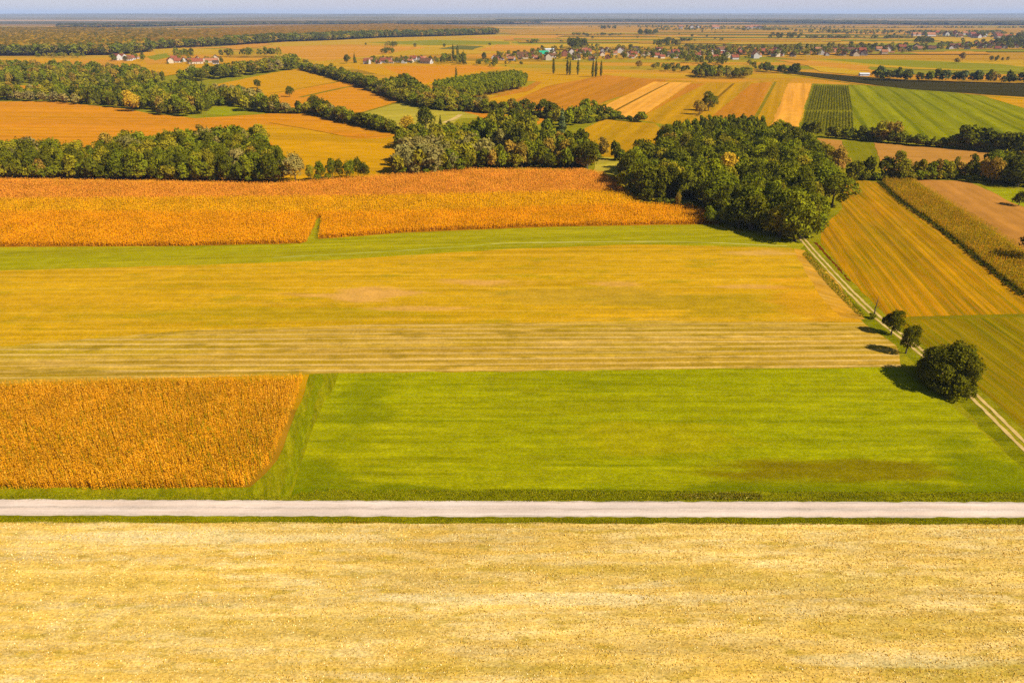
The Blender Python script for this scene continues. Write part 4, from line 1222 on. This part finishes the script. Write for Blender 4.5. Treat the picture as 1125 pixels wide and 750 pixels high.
# ------------------------------------------------------------------ closed forests seen as canopy
def canopy(name, px, cell, H, cells, cols, seed, label):
    rng = np.random.default_rng(seed)
    poly = np.array([gp(*p) for p in px])
    x0, y0 = poly.min(0)
    x1, y1 = poly.max(0)
    xs, ys = np.arange(x0, x1 + cell, cell), np.arange(y0, y1 + cell, cell)
    X, Y = np.meshgrid(xs, ys)
    X = X + rng.uniform(-.3, .3, X.shape) * cell
    Y = Y + rng.uniform(-.3, .3, Y.shape) * cell
    ins = np.zeros(X.shape, bool)
    n = len(poly)
    for i in range(n):
        (a, b), (c, d) = poly[i], poly[(i + 1) % n]
        if b == d:
            continue
        cond = ((b > Y) != (d > Y)) & (X < (c - a) * (Y - b) / (d - b) + a)
        ins ^= cond
    gx, gy = np.floor(X / cells).astype(int), np.floor(Y / cells).astype(int)

    def h2(i, j, k):
        s = np.sin(i * 127.1 + j * 311.7 + k * 74.7 + seed) * 43758.5453
        return s - np.floor(s)
    best = np.full(X.shape, 9.0)
    ci = np.zeros(X.shape)
    for di in (-1, 0, 1):
        for dj in (-1, 0, 1):
            i, j = gx + di, gy + dj
            fx, fy = (i + .5 + (h2(i, j, 0) - .5) * .8) * cells, (j + .5 + (h2(i, j, 1) - .5) * .8) * cells
            dd = np.hypot(X - fx, Y - fy) / (cells * .75)
            m_ = dd < best
            best = np.where(m_, dd, best)
            ci = np.where(m_, h2(i, j, 2), ci)
    Z = H * (.25 + .75 * np.sqrt(np.clip(1 - best ** 2 * .9, 0, 1)) * (.75 + .4 * ci)) + rng.uniform(-.06, .06, X.shape) * H
    inner = ins.copy()
    inner[1:-1, 1:-1] = ins[1:-1, 1:-1] & ins[:-2, 1:-1] & ins[2:, 1:-1] & ins[1:-1, :-2] & ins[1:-1, 2:]
    inner[0, :] = inner[-1, :] = False
    inner[:, 0] = inner[:, -1] = False
    Z = np.where(inner, Z, H * .45)
    nx = len(xs)
    idx = np.arange(X.size).reshape(X.shape)
    ok = ins[:-1, :-1] & ins[1:, :-1] & ins[:-1, 1:] & ins[1:, 1:]
    f = np.stack([idx[:-1, :-1][ok], idx[:-1, 1:][ok], idx[1:, 1:][ok], idx[1:, :-1][ok]], 1)
    used = np.unique(f)
    remap = np.full(X.size, -1)
    remap[used] = np.arange(len(used))
    v = np.stack([X.ravel(), Y.ravel(), Z.ravel()], 1)[used]
    cc = np.array([S(*c, k=1.0) for c in cols])
    pal = cc[np.minimum((ci.ravel()[used] * len(cols)).astype(int), len(cols) - 1)]
    pal[:, :3] *= rng.uniform(.75, 1.25, (len(used), 1))
    me = np_mesh(name, v, remap[f], FOLS, attr=pal)
    return tag(mesh_obj(name, me), label, None, None, 'stuff')


AUT = [(168, 120, 12), (116, 98, 8), (180, 126, 14), (98, 90, 8), (176, 130, 18), (136, 104, 10)]
DRK = [(92, 84, 34), (104, 92, 36), (78, 74, 32), (116, 98, 40)]
canopy('forest', [(-120, 62), (0, 61.5), (90, 61), (125, 60.5), (165, 57), (160, 52), (110, 46), (60, 41), (0, 39), (-120, 38)], 4.0, 23, 11, AUT, 1, 'large autumn forest beyond the west hamlet')
canopy('forest', [(-120, 41), (0, 40), (60, 41.5), (120, 46), (165, 52), (240, 47), (250, 43), (200, 38), (100, 35), (-120, 34.5)], 8.0, 21, 15, AUT, 2, 'far part of the autumn forest')
canopy('forest', [(160, 55), (205, 52.5), (290, 48), (300, 46.5), (360, 44.5), (420, 41.5), (480, 40), (547, 38), (545, 35), (480, 31.5), (420, 29.5), (300, 33), (200, 38), (170, 45)], 9.0, 20, 15, [(160, 116, 16), (146, 108, 12), (172, 120, 18)], 3, 'long dark forest belt on the plain')
canopy('forest', [(150, 53), (230, 50), (300, 46.5), (300, 44.5), (220, 47), (160, 50)], 5.0, 17, 12, DRK, 6, 'dark forest edge behind the hamlet')
canopy('forest', [(300, 46.3), (420, 41.3), (548, 37.8), (547, 36.8), (420, 40), (300, 44.6)], 6.0, 19, 13, DRK, 7, 'dark front edge of the long forest belt')
canopy('forest', [(60, 31), (170, 29.5), (300, 27), (430, 26.6), (560, 26.8), (600, 25.8), (600, 25.0), (430, 25.3), (250, 26.3), (60, 29)], 30.0, 20, 60, DRK, 4, 'dark far forest near the horizon')
canopy('forest', [(560, 24.2), (700, 24.4), (860, 24.8), (980, 27.6), (1125, 28.2), (1300, 28), (1300, 25.6), (1000, 25), (860, 23.5), (700, 23.1), (540, 23.1)], 40.0, 20, 80, DRK, 5, 'dark forest band below the horizon')

# ------------------------------------------------------------------ ripe maize and other tall crops as real plants
def crop_mat(name):
    k = NT(name)
    base = k.n('Attribute', attribute_name='tint').outputs['Color']
    pos = k.n('NewGeometry').outputs['Position']
    col = k.scalecol(base, k.maprange(k.noise(pos, 0.09, 3.0, 0.6), 0.3, 0.7, 0.85, 1.15))
    d = k.n('BsdfDiffuse')
    k.put(d.inputs[0], col)
    t = k.n('BsdfTranslucent')
    k.put(t.inputs[0], col)
    m_ = k.n('MixShader')
    m_.inputs[0].default_value = 0.35
    k.t.links.new(d.outputs[0], m_.inputs[1])
    k.t.links.new(t.outputs[0], m_.inputs[2])
    k.t.links.new(m_.outputs[0], k.out.inputs[0])
    return k.m


CROPM = crop_mat('ripe_maize')


def in_poly(poly, X, Y):
    ins = np.zeros(X.shape, bool)
    n = len(poly)
    for i in range(n):
        (a, b), (c, d) = poly[i], poly[(i + 1) % n]
        if b == d:
            continue
        ins ^= ((b > Y) != (d > Y)) & (X < (c - a) * (Y - b) / (d - b) + a)
    return ins


def crop(name, px, ang, rowsp, plantsp, H, nleaf, leaf, colfun, seed, label, holes=()):
    rng = np.random.default_rng(seed)
    poly = np.array([gp(*p) for p in px])
    c0 = poly.mean(0)
    R = np.abs(poly - c0).max() * 1.5
    a = math.radians(ang)
    U, W = np.meshgrid(np.arange(-R, R, plantsp), np.arange(-R, R, rowsp))
    U = U + rng.uniform(-.45, .45, U.shape) * plantsp
    W = W + rng.normal(size=W.shape) * rowsp * .10
    X = c0[0] + U * math.cos(a) - W * math.sin(a)
    Y = c0[1] + U * math.sin(a) + W * math.cos(a)
    ok = in_poly(poly, X, Y)
    for hpx in holes:
        ok &= ~in_poly(np.array([gp(*p) for p in hpx]), X, Y)
    ok &= rng.random(X.shape) < .94
    X, Y = X[ok], Y[ok]
    n = len(X)
    h = H * rng.uniform(.82, 1.12, n) * (1 + .08 * np.sin(X * .21) * np.cos(Y * .17))
    C, N, Sz, Cc = [], [], [], []
    base = colfun(X, Y, rng)
    for i in range(nleaf):
        t = (i + .6) / nleaf
        an = rng.uniform(0, 6.28, n)
        rr = leaf * rng.uniform(.3, .9, n) * (1.15 - .5 * t)
        C.append(np.stack([X + np.cos(an) * rr, Y + np.sin(an) * rr, h * t * rng.uniform(.92, 1.04, n)], 1))
        N.append(np.stack([np.cos(an) * .6 + rng.normal(size=n) * .4, np.sin(an) * .6 + rng.normal(size=n) * .4, rng.uniform(1.3, 2.8, n)], 1))
        Sz.append(leaf * rng.uniform(.7, 1.2, n))
        Cc.append(base * rng.uniform(.88, 1.12, (n, 1)))
    C, N, Sz, Cc = map(np.concatenate, (C, N, Sz, Cc))
    q = leaf_quads(C, N, Sz, rng)
    at = np.repeat(np.concatenate([Cc, np.ones((len(Cc), 1))], 1), 4, 0)
    print(name, n, 'plants', len(q) // 4, 'quads')
    return tag(mesh_obj(name, np_mesh(name, q, np.arange(len(q)).reshape(-1, 4), CROPM, attr=at)), label, None, None, 'stuff')


def mixcol(cols, wts):
    cols = np.array([S(*c, k=1.92)[:3] for c in cols])

    def fn(X, Y, rng):
        f = (.5 + .5 * np.sin(X * .07 + np.sin(Y * .11) * 2) * np.cos(Y * .06 + np.sin(X * .05) * 1.5))
        w_ = np.array(wts)[None, :] * (0.4 + np.stack([(f if i % 2 else 1 - f) for i in range(len(wts))], 1))
        w_ = w_ / w_.sum(1, keepdims=True)
        u = rng.random((len(X), 1))
        return cols[(u > np.cumsum(w_, 1)).sum(1).clip(0, len(wts) - 1)]
    return fn


crop('maize_crop', [(-200, 540), (-200, 433), (0, 425), (333, 417), (326, 440), (298, 508), (270, 536), (100, 538), (0, 537)], 2, .75, .26, 2.1, 15, .125,
     mixcol([(216, 147, 22), (206, 140, 18), (190, 132, 16), (160, 132, 12), (228, 165, 44)], [4, 3, 2, 1.2, 1]), 1, 'ripe orange maize in the front field')
GAPH = [(354, 238), (349, 239), (325, 290), (346, 287)]
crop('maize_crop', [(-60, 271), (-60, 236), (0, 235), (340, 236), (480, 234), (640, 228), (705, 226), (760, 229), (778, 238), (772, 246), (600, 249), (450, 255), (345, 263), (330, 267.5), (200, 270.5)],
     1, .85, .36, 2.2, 9, .19, mixcol([(226, 150, 12), (220, 144, 10), (212, 147, 10)], [4, 3, 2]), 2, 'tall orange maize in front of the red maize', [GAPH])
crop('maize_crop', [(-60, 235), (-60, 221), (0, 221), (400, 218), (640, 212), (690, 214), (705, 225), (640, 228), (480, 234), (340, 236), (0, 235)],
     1, .9, .45, 2.1, 9, .22, mixcol([(224, 158, 10), (216, 152, 12), (204, 152, 10)], [4, 3, 2]), 3, 'yellower band of maize in the middle', [GAPH])
crop('maize_crop', [(-60, 221), (-60, 199), (0, 198.5), (300, 203.5), (420, 194.5), (500, 187.5), (640, 188), (664, 192), (690, 214), (640, 212), (400, 218), (0, 221)],
     1, .95, .5, 2.0, 9, .23, mixcol([(220, 142, 42), (214, 137, 40), (210, 143, 30)], [4, 3, 1.5]), 4, 'reddish orange maize below the trees')
crop('maize_crop', [(968, 200), (1002, 198.5), (1060, 234), (1125, 277), (1190, 320), (1190, 378), (1125, 325), (1030, 249), (990, 221)],
     79, .9, .4, 2.3, 9, .2, mixcol([(170, 124, 14), (154, 116, 10), (142, 118, 8), (186, 124, 18)], [3, 3, 2, 1.5]), 5, 'greenish brown maize strip beyond the striped field')

# roadside grass tufts, straw, weeds and a painted shadow strip
def tufts(name, px, n, H, size, cols, seed, label):
    rng = np.random.default_rng(seed)
    poly = np.array([gp(*p) for p in px])
    lo, hi = poly.min(0), poly.max(0)
    P = rng.uniform(lo, hi, (n * 4, 2))
    P = P[in_poly(poly, P[:, 0], P[:, 1])][:n]
    n = len(P)
    clump = .5 + .5 * np.sin(P[:, 0] * .9 + np.sin(P[:, 1] * 1.7)) * np.sin(P[:, 1] * 1.3 + np.sin(P[:, 0] * .5) * 2)
    z = H * rng.uniform(.3, 1.0, n) * (.4 + .8 * clump)
    C = np.stack([P[:, 0], P[:, 1], z], 1)
    N = np.stack([rng.normal(size=n), rng.normal(size=n), rng.uniform(.2, 1.2, n)], 1)
    q = leaf_quads(C, N, size * rng.uniform(.5, 1.3, n), rng)
    cc = np.array([S(*c, k=1.6) for c in cols])[rng.integers(0, len(cols), n)]
    cc[:, :3] *= rng.uniform(.86, 1.14, (n, 1))
    return tag(mesh_obj(name, np_mesh(name, q, np.arange(len(q)).reshape(-1, 4), CROPM, attr=np.repeat(cc, 4, 0))), label, None, None, 'stuff')


GR = [(136, 128, 8), (156, 142, 12), (112, 110, 6), (168, 142, 16)]
tufts('verge_grass', [(-60, 574.5), (-60, 568.5), (563, 568.8), (1180, 570), (1180, 577), (563, 575.5)], 22000, .1, .10, GR, 1, 'rough grass along the near side of the road')
tufts('verge_grass', [(-60, 549), (-60, 540), (272, 541), (310, 546), (350, 537), (700, 539), (1200, 541), (1200, 551), (563, 551), (200, 549.5)], 16000, .14, .11, GR, 2, 'rough grass along the far side of the road')
tufts('verge_grass', [(318, 549), (330, 540), (520, 537), (700, 538), (836, 541), (838, 549)], 14000, .09, .10, [(150, 142, 6), (134, 130, 5), (160, 148, 10)], 12, 'longer grass at the lower edge of the meadow')
tufts('weeds', [(740, 549), (742, 543), (800, 541), (836, 543), (838, 549)], 1100, .3, .13, [(146, 116, 10), (138, 128, 14), (170, 150, 60)], 3, 'taller weeds beside the gravel road')
tufts('straw_litter', [(-300, 760), (-90, 574.5), (563, 575.5), (1215, 577), (1420, 760)], 90000, .14, .10, [(250, 206, 110), (236, 184, 70), (255, 224, 150), (222, 176, 66), (206, 164, 50)], 4, 'cut straw and stubble on the near field')
tufts('grass_and_shade_tufts', [(962, 200), (968, 200), (992, 221), (1032, 249), (1128, 325), (1118, 325), (1028, 251), (986, 222)], 5000, .9, .45, [(84, 80, 8), (104, 94, 10)], 5, 'dark tufts imitating the shadow beside the maize strip')  # dark tuft colour stands in for the shadow cast by the tall maize
tufts('grass_and_shade_tufts', [(887, 276), (918, 311), (950, 346), (944, 348), (912, 316), (881, 279)], 3000, .3, .16, GR, 6, 'grass along the field track')

# ------------------------------------------------------------------ orchard rows
for i in range(16):
    u = (i + .5) / 16
    for a, b, blk in (((878.5 + u * 60, 147.5 - u * -1), (885.5 + u * 51.5, 123.5 + u * .5), 'lower'), ((886 + u * 51, 121.3 + u * .6), (894 + u * 38, 95 + u * .6), 'upper')):
        A_, B_ = np.array(gp(*a)), np.array(gp(*b))
        L_ = np.linalg.norm(B_ - A_)
        rng = np.random.default_rng(i * 3 + (blk == 'upper'))
        n = int(L_ * 4.5)
        t = rng.random(n)
        bump = .6 + .4 * np.abs(np.sin(t * L_ * .7))
        C = np.stack([A_[0] + (B_ - A_)[0] * t + rng.normal(size=n) * .3, A_[1] + (B_ - A_)[1] * t + rng.normal(size=n) * .3, rng.uniform(.2, 2.0, n) * bump], 1)
        C -= np.array([A_[0], A_[1], 0])
        N = rng.normal(size=(n, 3)) + np.array([0, 0, .5])
        q = leaf_quads(C, N, .36 * rng.uniform(.6, 1.3, n), rng)
        o = empty('orchard_row', (A_[0], A_[1], 0))
        mesh_obj('foliage', np_mesh('orchard_foliage', q, np.arange(len(q)).reshape(-1, 4), FOL), o).color = crown_col('dark green', random.Random(i))
        tag(o, f'dark green orchard row, {ordinal(i)} from left in the {blk} block beside the pale strip', 'orchard row', 'rows of the orchard')

# ------------------------------------------------------------------ houses
WALLC = {'white': (222, 208, 192), 'cream': (232, 206, 168), 'grey': (190, 180, 168), 'brick red': (176, 112, 80)}
ROOFC = {'red': (168, 92, 62), 'brown': (140, 94, 62), 'dark': (100, 80, 62), 'orange': (196, 128, 84)}
WM = {k: plain_mat('render_' + k.replace(' ', '_'), S(*v), .06, .8) for k, v in WALLC.items()}


def roof_mat(name, c):
    k = NT(name)
    tc = k.n('TexCoord').outputs['Object']
    sx = k.n('SeparateXYZ')
    k.put(sx.inputs[0], tc)
    st = k.math('PINGPONG', sx.outputs[2], .18)
    v = k.noise(tc, 1.2, 3.0, 0.6)
    col = k.scalecol(c, k.maprange(v, .3, .7, .8, 1.2))
    col = k.scalecol(col, k.maprange(st, 0, .18, .88, 1.06))
    return k.finish(col, .85)


RM = {k: roof_mat('tiles_' + k, S(*v)) for k, v in ROOFC.items()}
GLASS = plain_mat('window_glass', (.03, .035, .045, 1), .2, 1, .2)
WOODM = plain_mat('door_wood', (.16, .09, .05, 1), .2, 2)
CHIM = plain_mat('chimney_brick', S(170, 110, 84), .2, 4)
GREENR = plain_mat('green_sheet_roof', S(60, 180, 130), .06, .5, .5)
METAL = plain_mat('pale_sheet_metal', S(236, 232, 226), .05, .5, .5)


def house_meshes(L, Wd, hw, hr, name):
    m = MB()
    x, y = L / 2, Wd / 2
    m.add([(-x, -y, -.1), (x, -y, -.1), (x, y, -.1), (-x, y, -.1), (-x, -y, hw), (x, -y, hw), (x, y, hw), (-x, y, hw), (-x, 0, hw + hr), (x, 0, hw + hr)],
          [(0, 1, 5, 4), (2, 3, 7, 6), (1, 2, 6, 9, 5), (3, 0, 4, 8, 7)])
    wall = m
    r = MB()
    e, t = .5, .22
    sl = hr / y
    for s in (-1, 1):
        a = [(-x - e, s * (y + e), hw - sl * e + .03), (x + e, s * (y + e), hw - sl * e + .03), (x + e, 0, hw + hr + .03), (-x - e, 0, hw + hr + .03)]
        b = [(p[0], p[1], p[2] + t) for p in a]
        r.add(a + b, [(0, 1, 2, 3), (7, 6, 5, 4), (0, 4, 5, 1), (1, 5, 6, 2), (3, 2, 6, 7), (0, 3, 7, 4)])
    c = MB()
    c.box(x * .35, x * .35 + .7, -.9 - .35, -.9 + .35, hw + hr * .5, hw + hr + .9)
    wins = []
    for px_, sy in ((-x * .6, -1), (x * .05, -1), (x * .62, -1), (-x * .55, 1), (x * .45, 1)):
        q = MB()
        q.box(px_ - .55, px_ + .55, sy * y - .06, sy * y + .06, 1.0, 2.3)
        wins.append(q)
    g = MB()
    g.box(x - .06, x + .06, -.6, .6, 1.0, 2.3)
    wins.append(g)
    d = MB()
    d.box(-x * .25 - .5, -x * .25 + .5, -y - .07, -y + .05, 0, 2.1)
    return wall, r, c, wins, d


PROTO = {}
SZ = {'cottage': (10, 8, 3.2, 3.2), 'tall house': (11, 9, 5.6, 3.6), 'long barn': (20, 9, 4.0, 3.8), 'shed': (7, 5.5, 2.6, 2.0)}
for nm, (L, Wd, hw, hr) in SZ.items():
    PROTO[nm] = house_meshes(L, Wd, hw, hr, nm)
HM = {}


def hmesh(nm, part, mat):
    key = (nm, part, mat.name)
    if key not in HM:
        wall, r, c, wins, d = PROTO[nm]
        src = {'wall': wall, 'roof': r, 'chimney': c, 'door': d}.get(part) or wins[int(part[3:])]
        HM[key] = src.mesh((nm + '_' + part).replace(' ', '_'), mat)
    return HM[key]


HOUSES = []


def village(cl, px, spacing, n, seed, roofs, walls, forms, detail=True, sc_=1.0):
    r = random.Random(seed)
    poly = [gp(*p) for p in px]
    x0, x1 = min(p[0] for p in poly), max(p[0] for p in poly)
    y0, y1 = min(p[1] for p in poly), max(p[1] for p in poly)
    got = []
    base = r.uniform(-.5, .5)
    for _ in range(8000):
        x, y = r.uniform(x0, x1), r.uniform(y0, y1)
        if inside(poly, x, y) and all((x - a) ** 2 + (y - b) ** 2 > spacing ** 2 for a, b in got):
            got.append((x, y))
            if len(got) >= n:
                break
    for x, y in got:
        HOUSES.append(dict(x=x, y=y, form=pick(r, forms), roof=pick(r, roofs), wall=pick(r, walls), rz=base + r.choice((0, math.pi / 2)) + r.uniform(-.2, .2), cl=cl, s=sc_ * r.uniform(.9, 1.2), detail=detail))


VC = {
    'v1': 'the west hamlet', 'v2': 'the longer west hamlet', 'v3': 'the yellow field row', 'v4': 'the grove cottages', 'v5': 'the poplar village', 'v6': 'the middle village',
    'v7': 'the ploughed strip village', 'v8': 'the east village', 'v9': 'the far white buildings', 'v10': 'the farthest village'}
RFS = {'red': 5, 'brown': 3, 'dark': 1, 'orange': 2}
WLS = {'white': 5, 'cream': 4, 'grey': 1, 'brick red': 1}
FMS = {'cottage': 5, 'tall house': 3, 'long barn': 1.4, 'shed': 1.2}
village('v1', [(124, 66.5), (150, 67.5), (152, 64.5), (128, 63.5)], 15, 8, 1, RFS, {'white': 1}, FMS)
village('v2', [(184, 70.5), (240, 71), (244, 67.5), (190, 66.5)], 17, 14, 2, RFS, {'white': 3, 'cream': 2}, FMS)
village('v3', [(402, 71), (480, 70), (486, 67.5), (404, 67.5)], 17, 17, 3, {'red': 3, 'brown': 4, 'orange': 3}, {'white': 4, 'cream': 3}, FMS, True, .88)
village('v4', [(536, 67), (590, 67), (590, 62), (540, 63.5)], 18, 12, 4, RFS, WLS, FMS)
village('v5', [(568, 67), (620, 67.5), (700, 66), (725, 64), (725, 57), (650, 55), (598, 58), (575, 62)], 22, 44, 5, RFS, WLS, FMS, True, 1.1)
village('v6', [(715, 64.5), (780, 66.5), (858, 64), (858, 57), (790, 58), (715, 60)], 22, 30, 6, RFS, WLS, FMS, True, 1.1)
village('v7', [(845, 63), (930, 62.5), (1000, 59.5), (1000, 54), (920, 55), (850, 58)], 24, 36, 7, {'red': 5, 'orange': 3, 'brown': 2}, WLS, FMS, True, 1.15)
village('v8', [(1000, 57), (1060, 55.5), (1125, 54.5), (1135, 50), (1100, 48), (1040, 53), (1000, 54.5)], 28, 32, 8, RFS, {'white': 4, 'cream': 3}, FMS, False, 1.25)
village('v9', [(740, 32), (790, 32.5), (835, 33), (835, 31), (780, 30)], 70, 10, 9, {'dark': 1, 'orange': 1}, {'white': 1}, {'long barn': 3, 'tall house': 1}, False, 2.0)
village('v10', [(1004, 40), (1040, 40.5), (1095, 43.5), (1125, 44), (1125, 41.5), (1060, 38.5), (1004, 37.5)], 40, 26, 10, RFS, {'white': 4, 'cream': 2}, FMS, False, 1.5)
byv = {}
for h in HOUSES:
    h['px'] = proj(h['x'], h['y'])[0]
    byv.setdefault(h['cl'], []).append(h)
n_h = 0
for cl, hs in byv.items():
    for i, h in enumerate(sorted(hs, key=lambda h: h['px'])):
        nm = {'cottage': 'house', 'tall house': 'house', 'long barn': 'barn', 'shed': 'shed'}[h['form']]
        word = {'cottage': 'low cottage', 'tall house': 'tall house', 'long barn': 'long barn', 'shed': 'small shed'}[h['form']]
        root = empty(nm, (h['x'], h['y'], 0), h['rz'], h['s'])
        tag(root, f"{h['wall']} {word} with {h['roof']} roof, {ordinal(i)} from left in {VC[cl]}", nm, 'buildings of ' + VC[cl])
        wl = mesh_obj('wall', hmesh(h['form'], 'wall', WM[h['wall']]), root)
        rf = mesh_obj('roof', hmesh(h['form'], 'roof', RM[h['roof']]), root)
        if h['detail']:
            if h['form'] != 'shed':
                mesh_obj('chimney', hmesh(h['form'], 'chimney', CHIM), rf)
            if cl in ('v1', 'v2', 'v3', 'v4'):
                for q in range(6):
                    mesh_obj('window', hmesh(h['form'], 'win%d' % q, GLASS), root)
                mesh_obj('door', hmesh(h['form'], 'door', WOODM), root)
        n_h += 1
print('houses', n_h)


def hall(name, px, py, L, Wd, hw, hr, rz, wm, rm, label, cat):
    x, y = gp(px, py)
    wall, r, c, wins, d = house_meshes(L, Wd, hw, hr, name)
    root = empty(name, (x, y, 0), rz)
    tag(root, label, cat)
    mesh_obj('wall', wall.mesh(name + '_wall', wm), root)
    mesh_obj('roof', r.mesh(name + '_roof', rm), root)
    g = MB()
    g.box(-L * .2, L * .2, -Wd / 2 - .12, -Wd / 2 + .05, 0, hw * .75)
    mesh_obj('gate', g.mesh(name + '_gate', METAL), root)


hall('farm_hall', 597, 62, 18, 15, 4.5, 5.5, .25, WM['white'], GREENR, 'hall with a turquoise green sheet roof in the village behind the poplars', 'hall')
hall('farm_hall', 604, 57, 22, 12, 4.5, 2.0, .1, WM['white'], METAL, 'white hall with a pale metal roof behind the green roofed hall', 'hall')
hall('greenhouse', 949, 83.5, 12, 6, 2.4, 1.2, -.1, METAL, METAL, 'white tunnel shed at the edge of the ploughed strip', 'shed')

# ------------------------------------------------------------------ air
k = NT('haze_air')
pv = k.n('VolumePrincipled')
pv.inputs['Color'].default_value = (.54, .70, 1.0, 1)
pv.inputs['Density'].default_value = 4.4e-5
k.t.links.new(pv.outputs[0], k.out.inputs['Volume'])
m = MB()
m.box(-32000, 32000, -3200, 31000, -4, 175)
tag(mesh_obj('haze', m.mesh('haze', k.m)), 'thin blue haze over the plain', None, None, 'stuff')
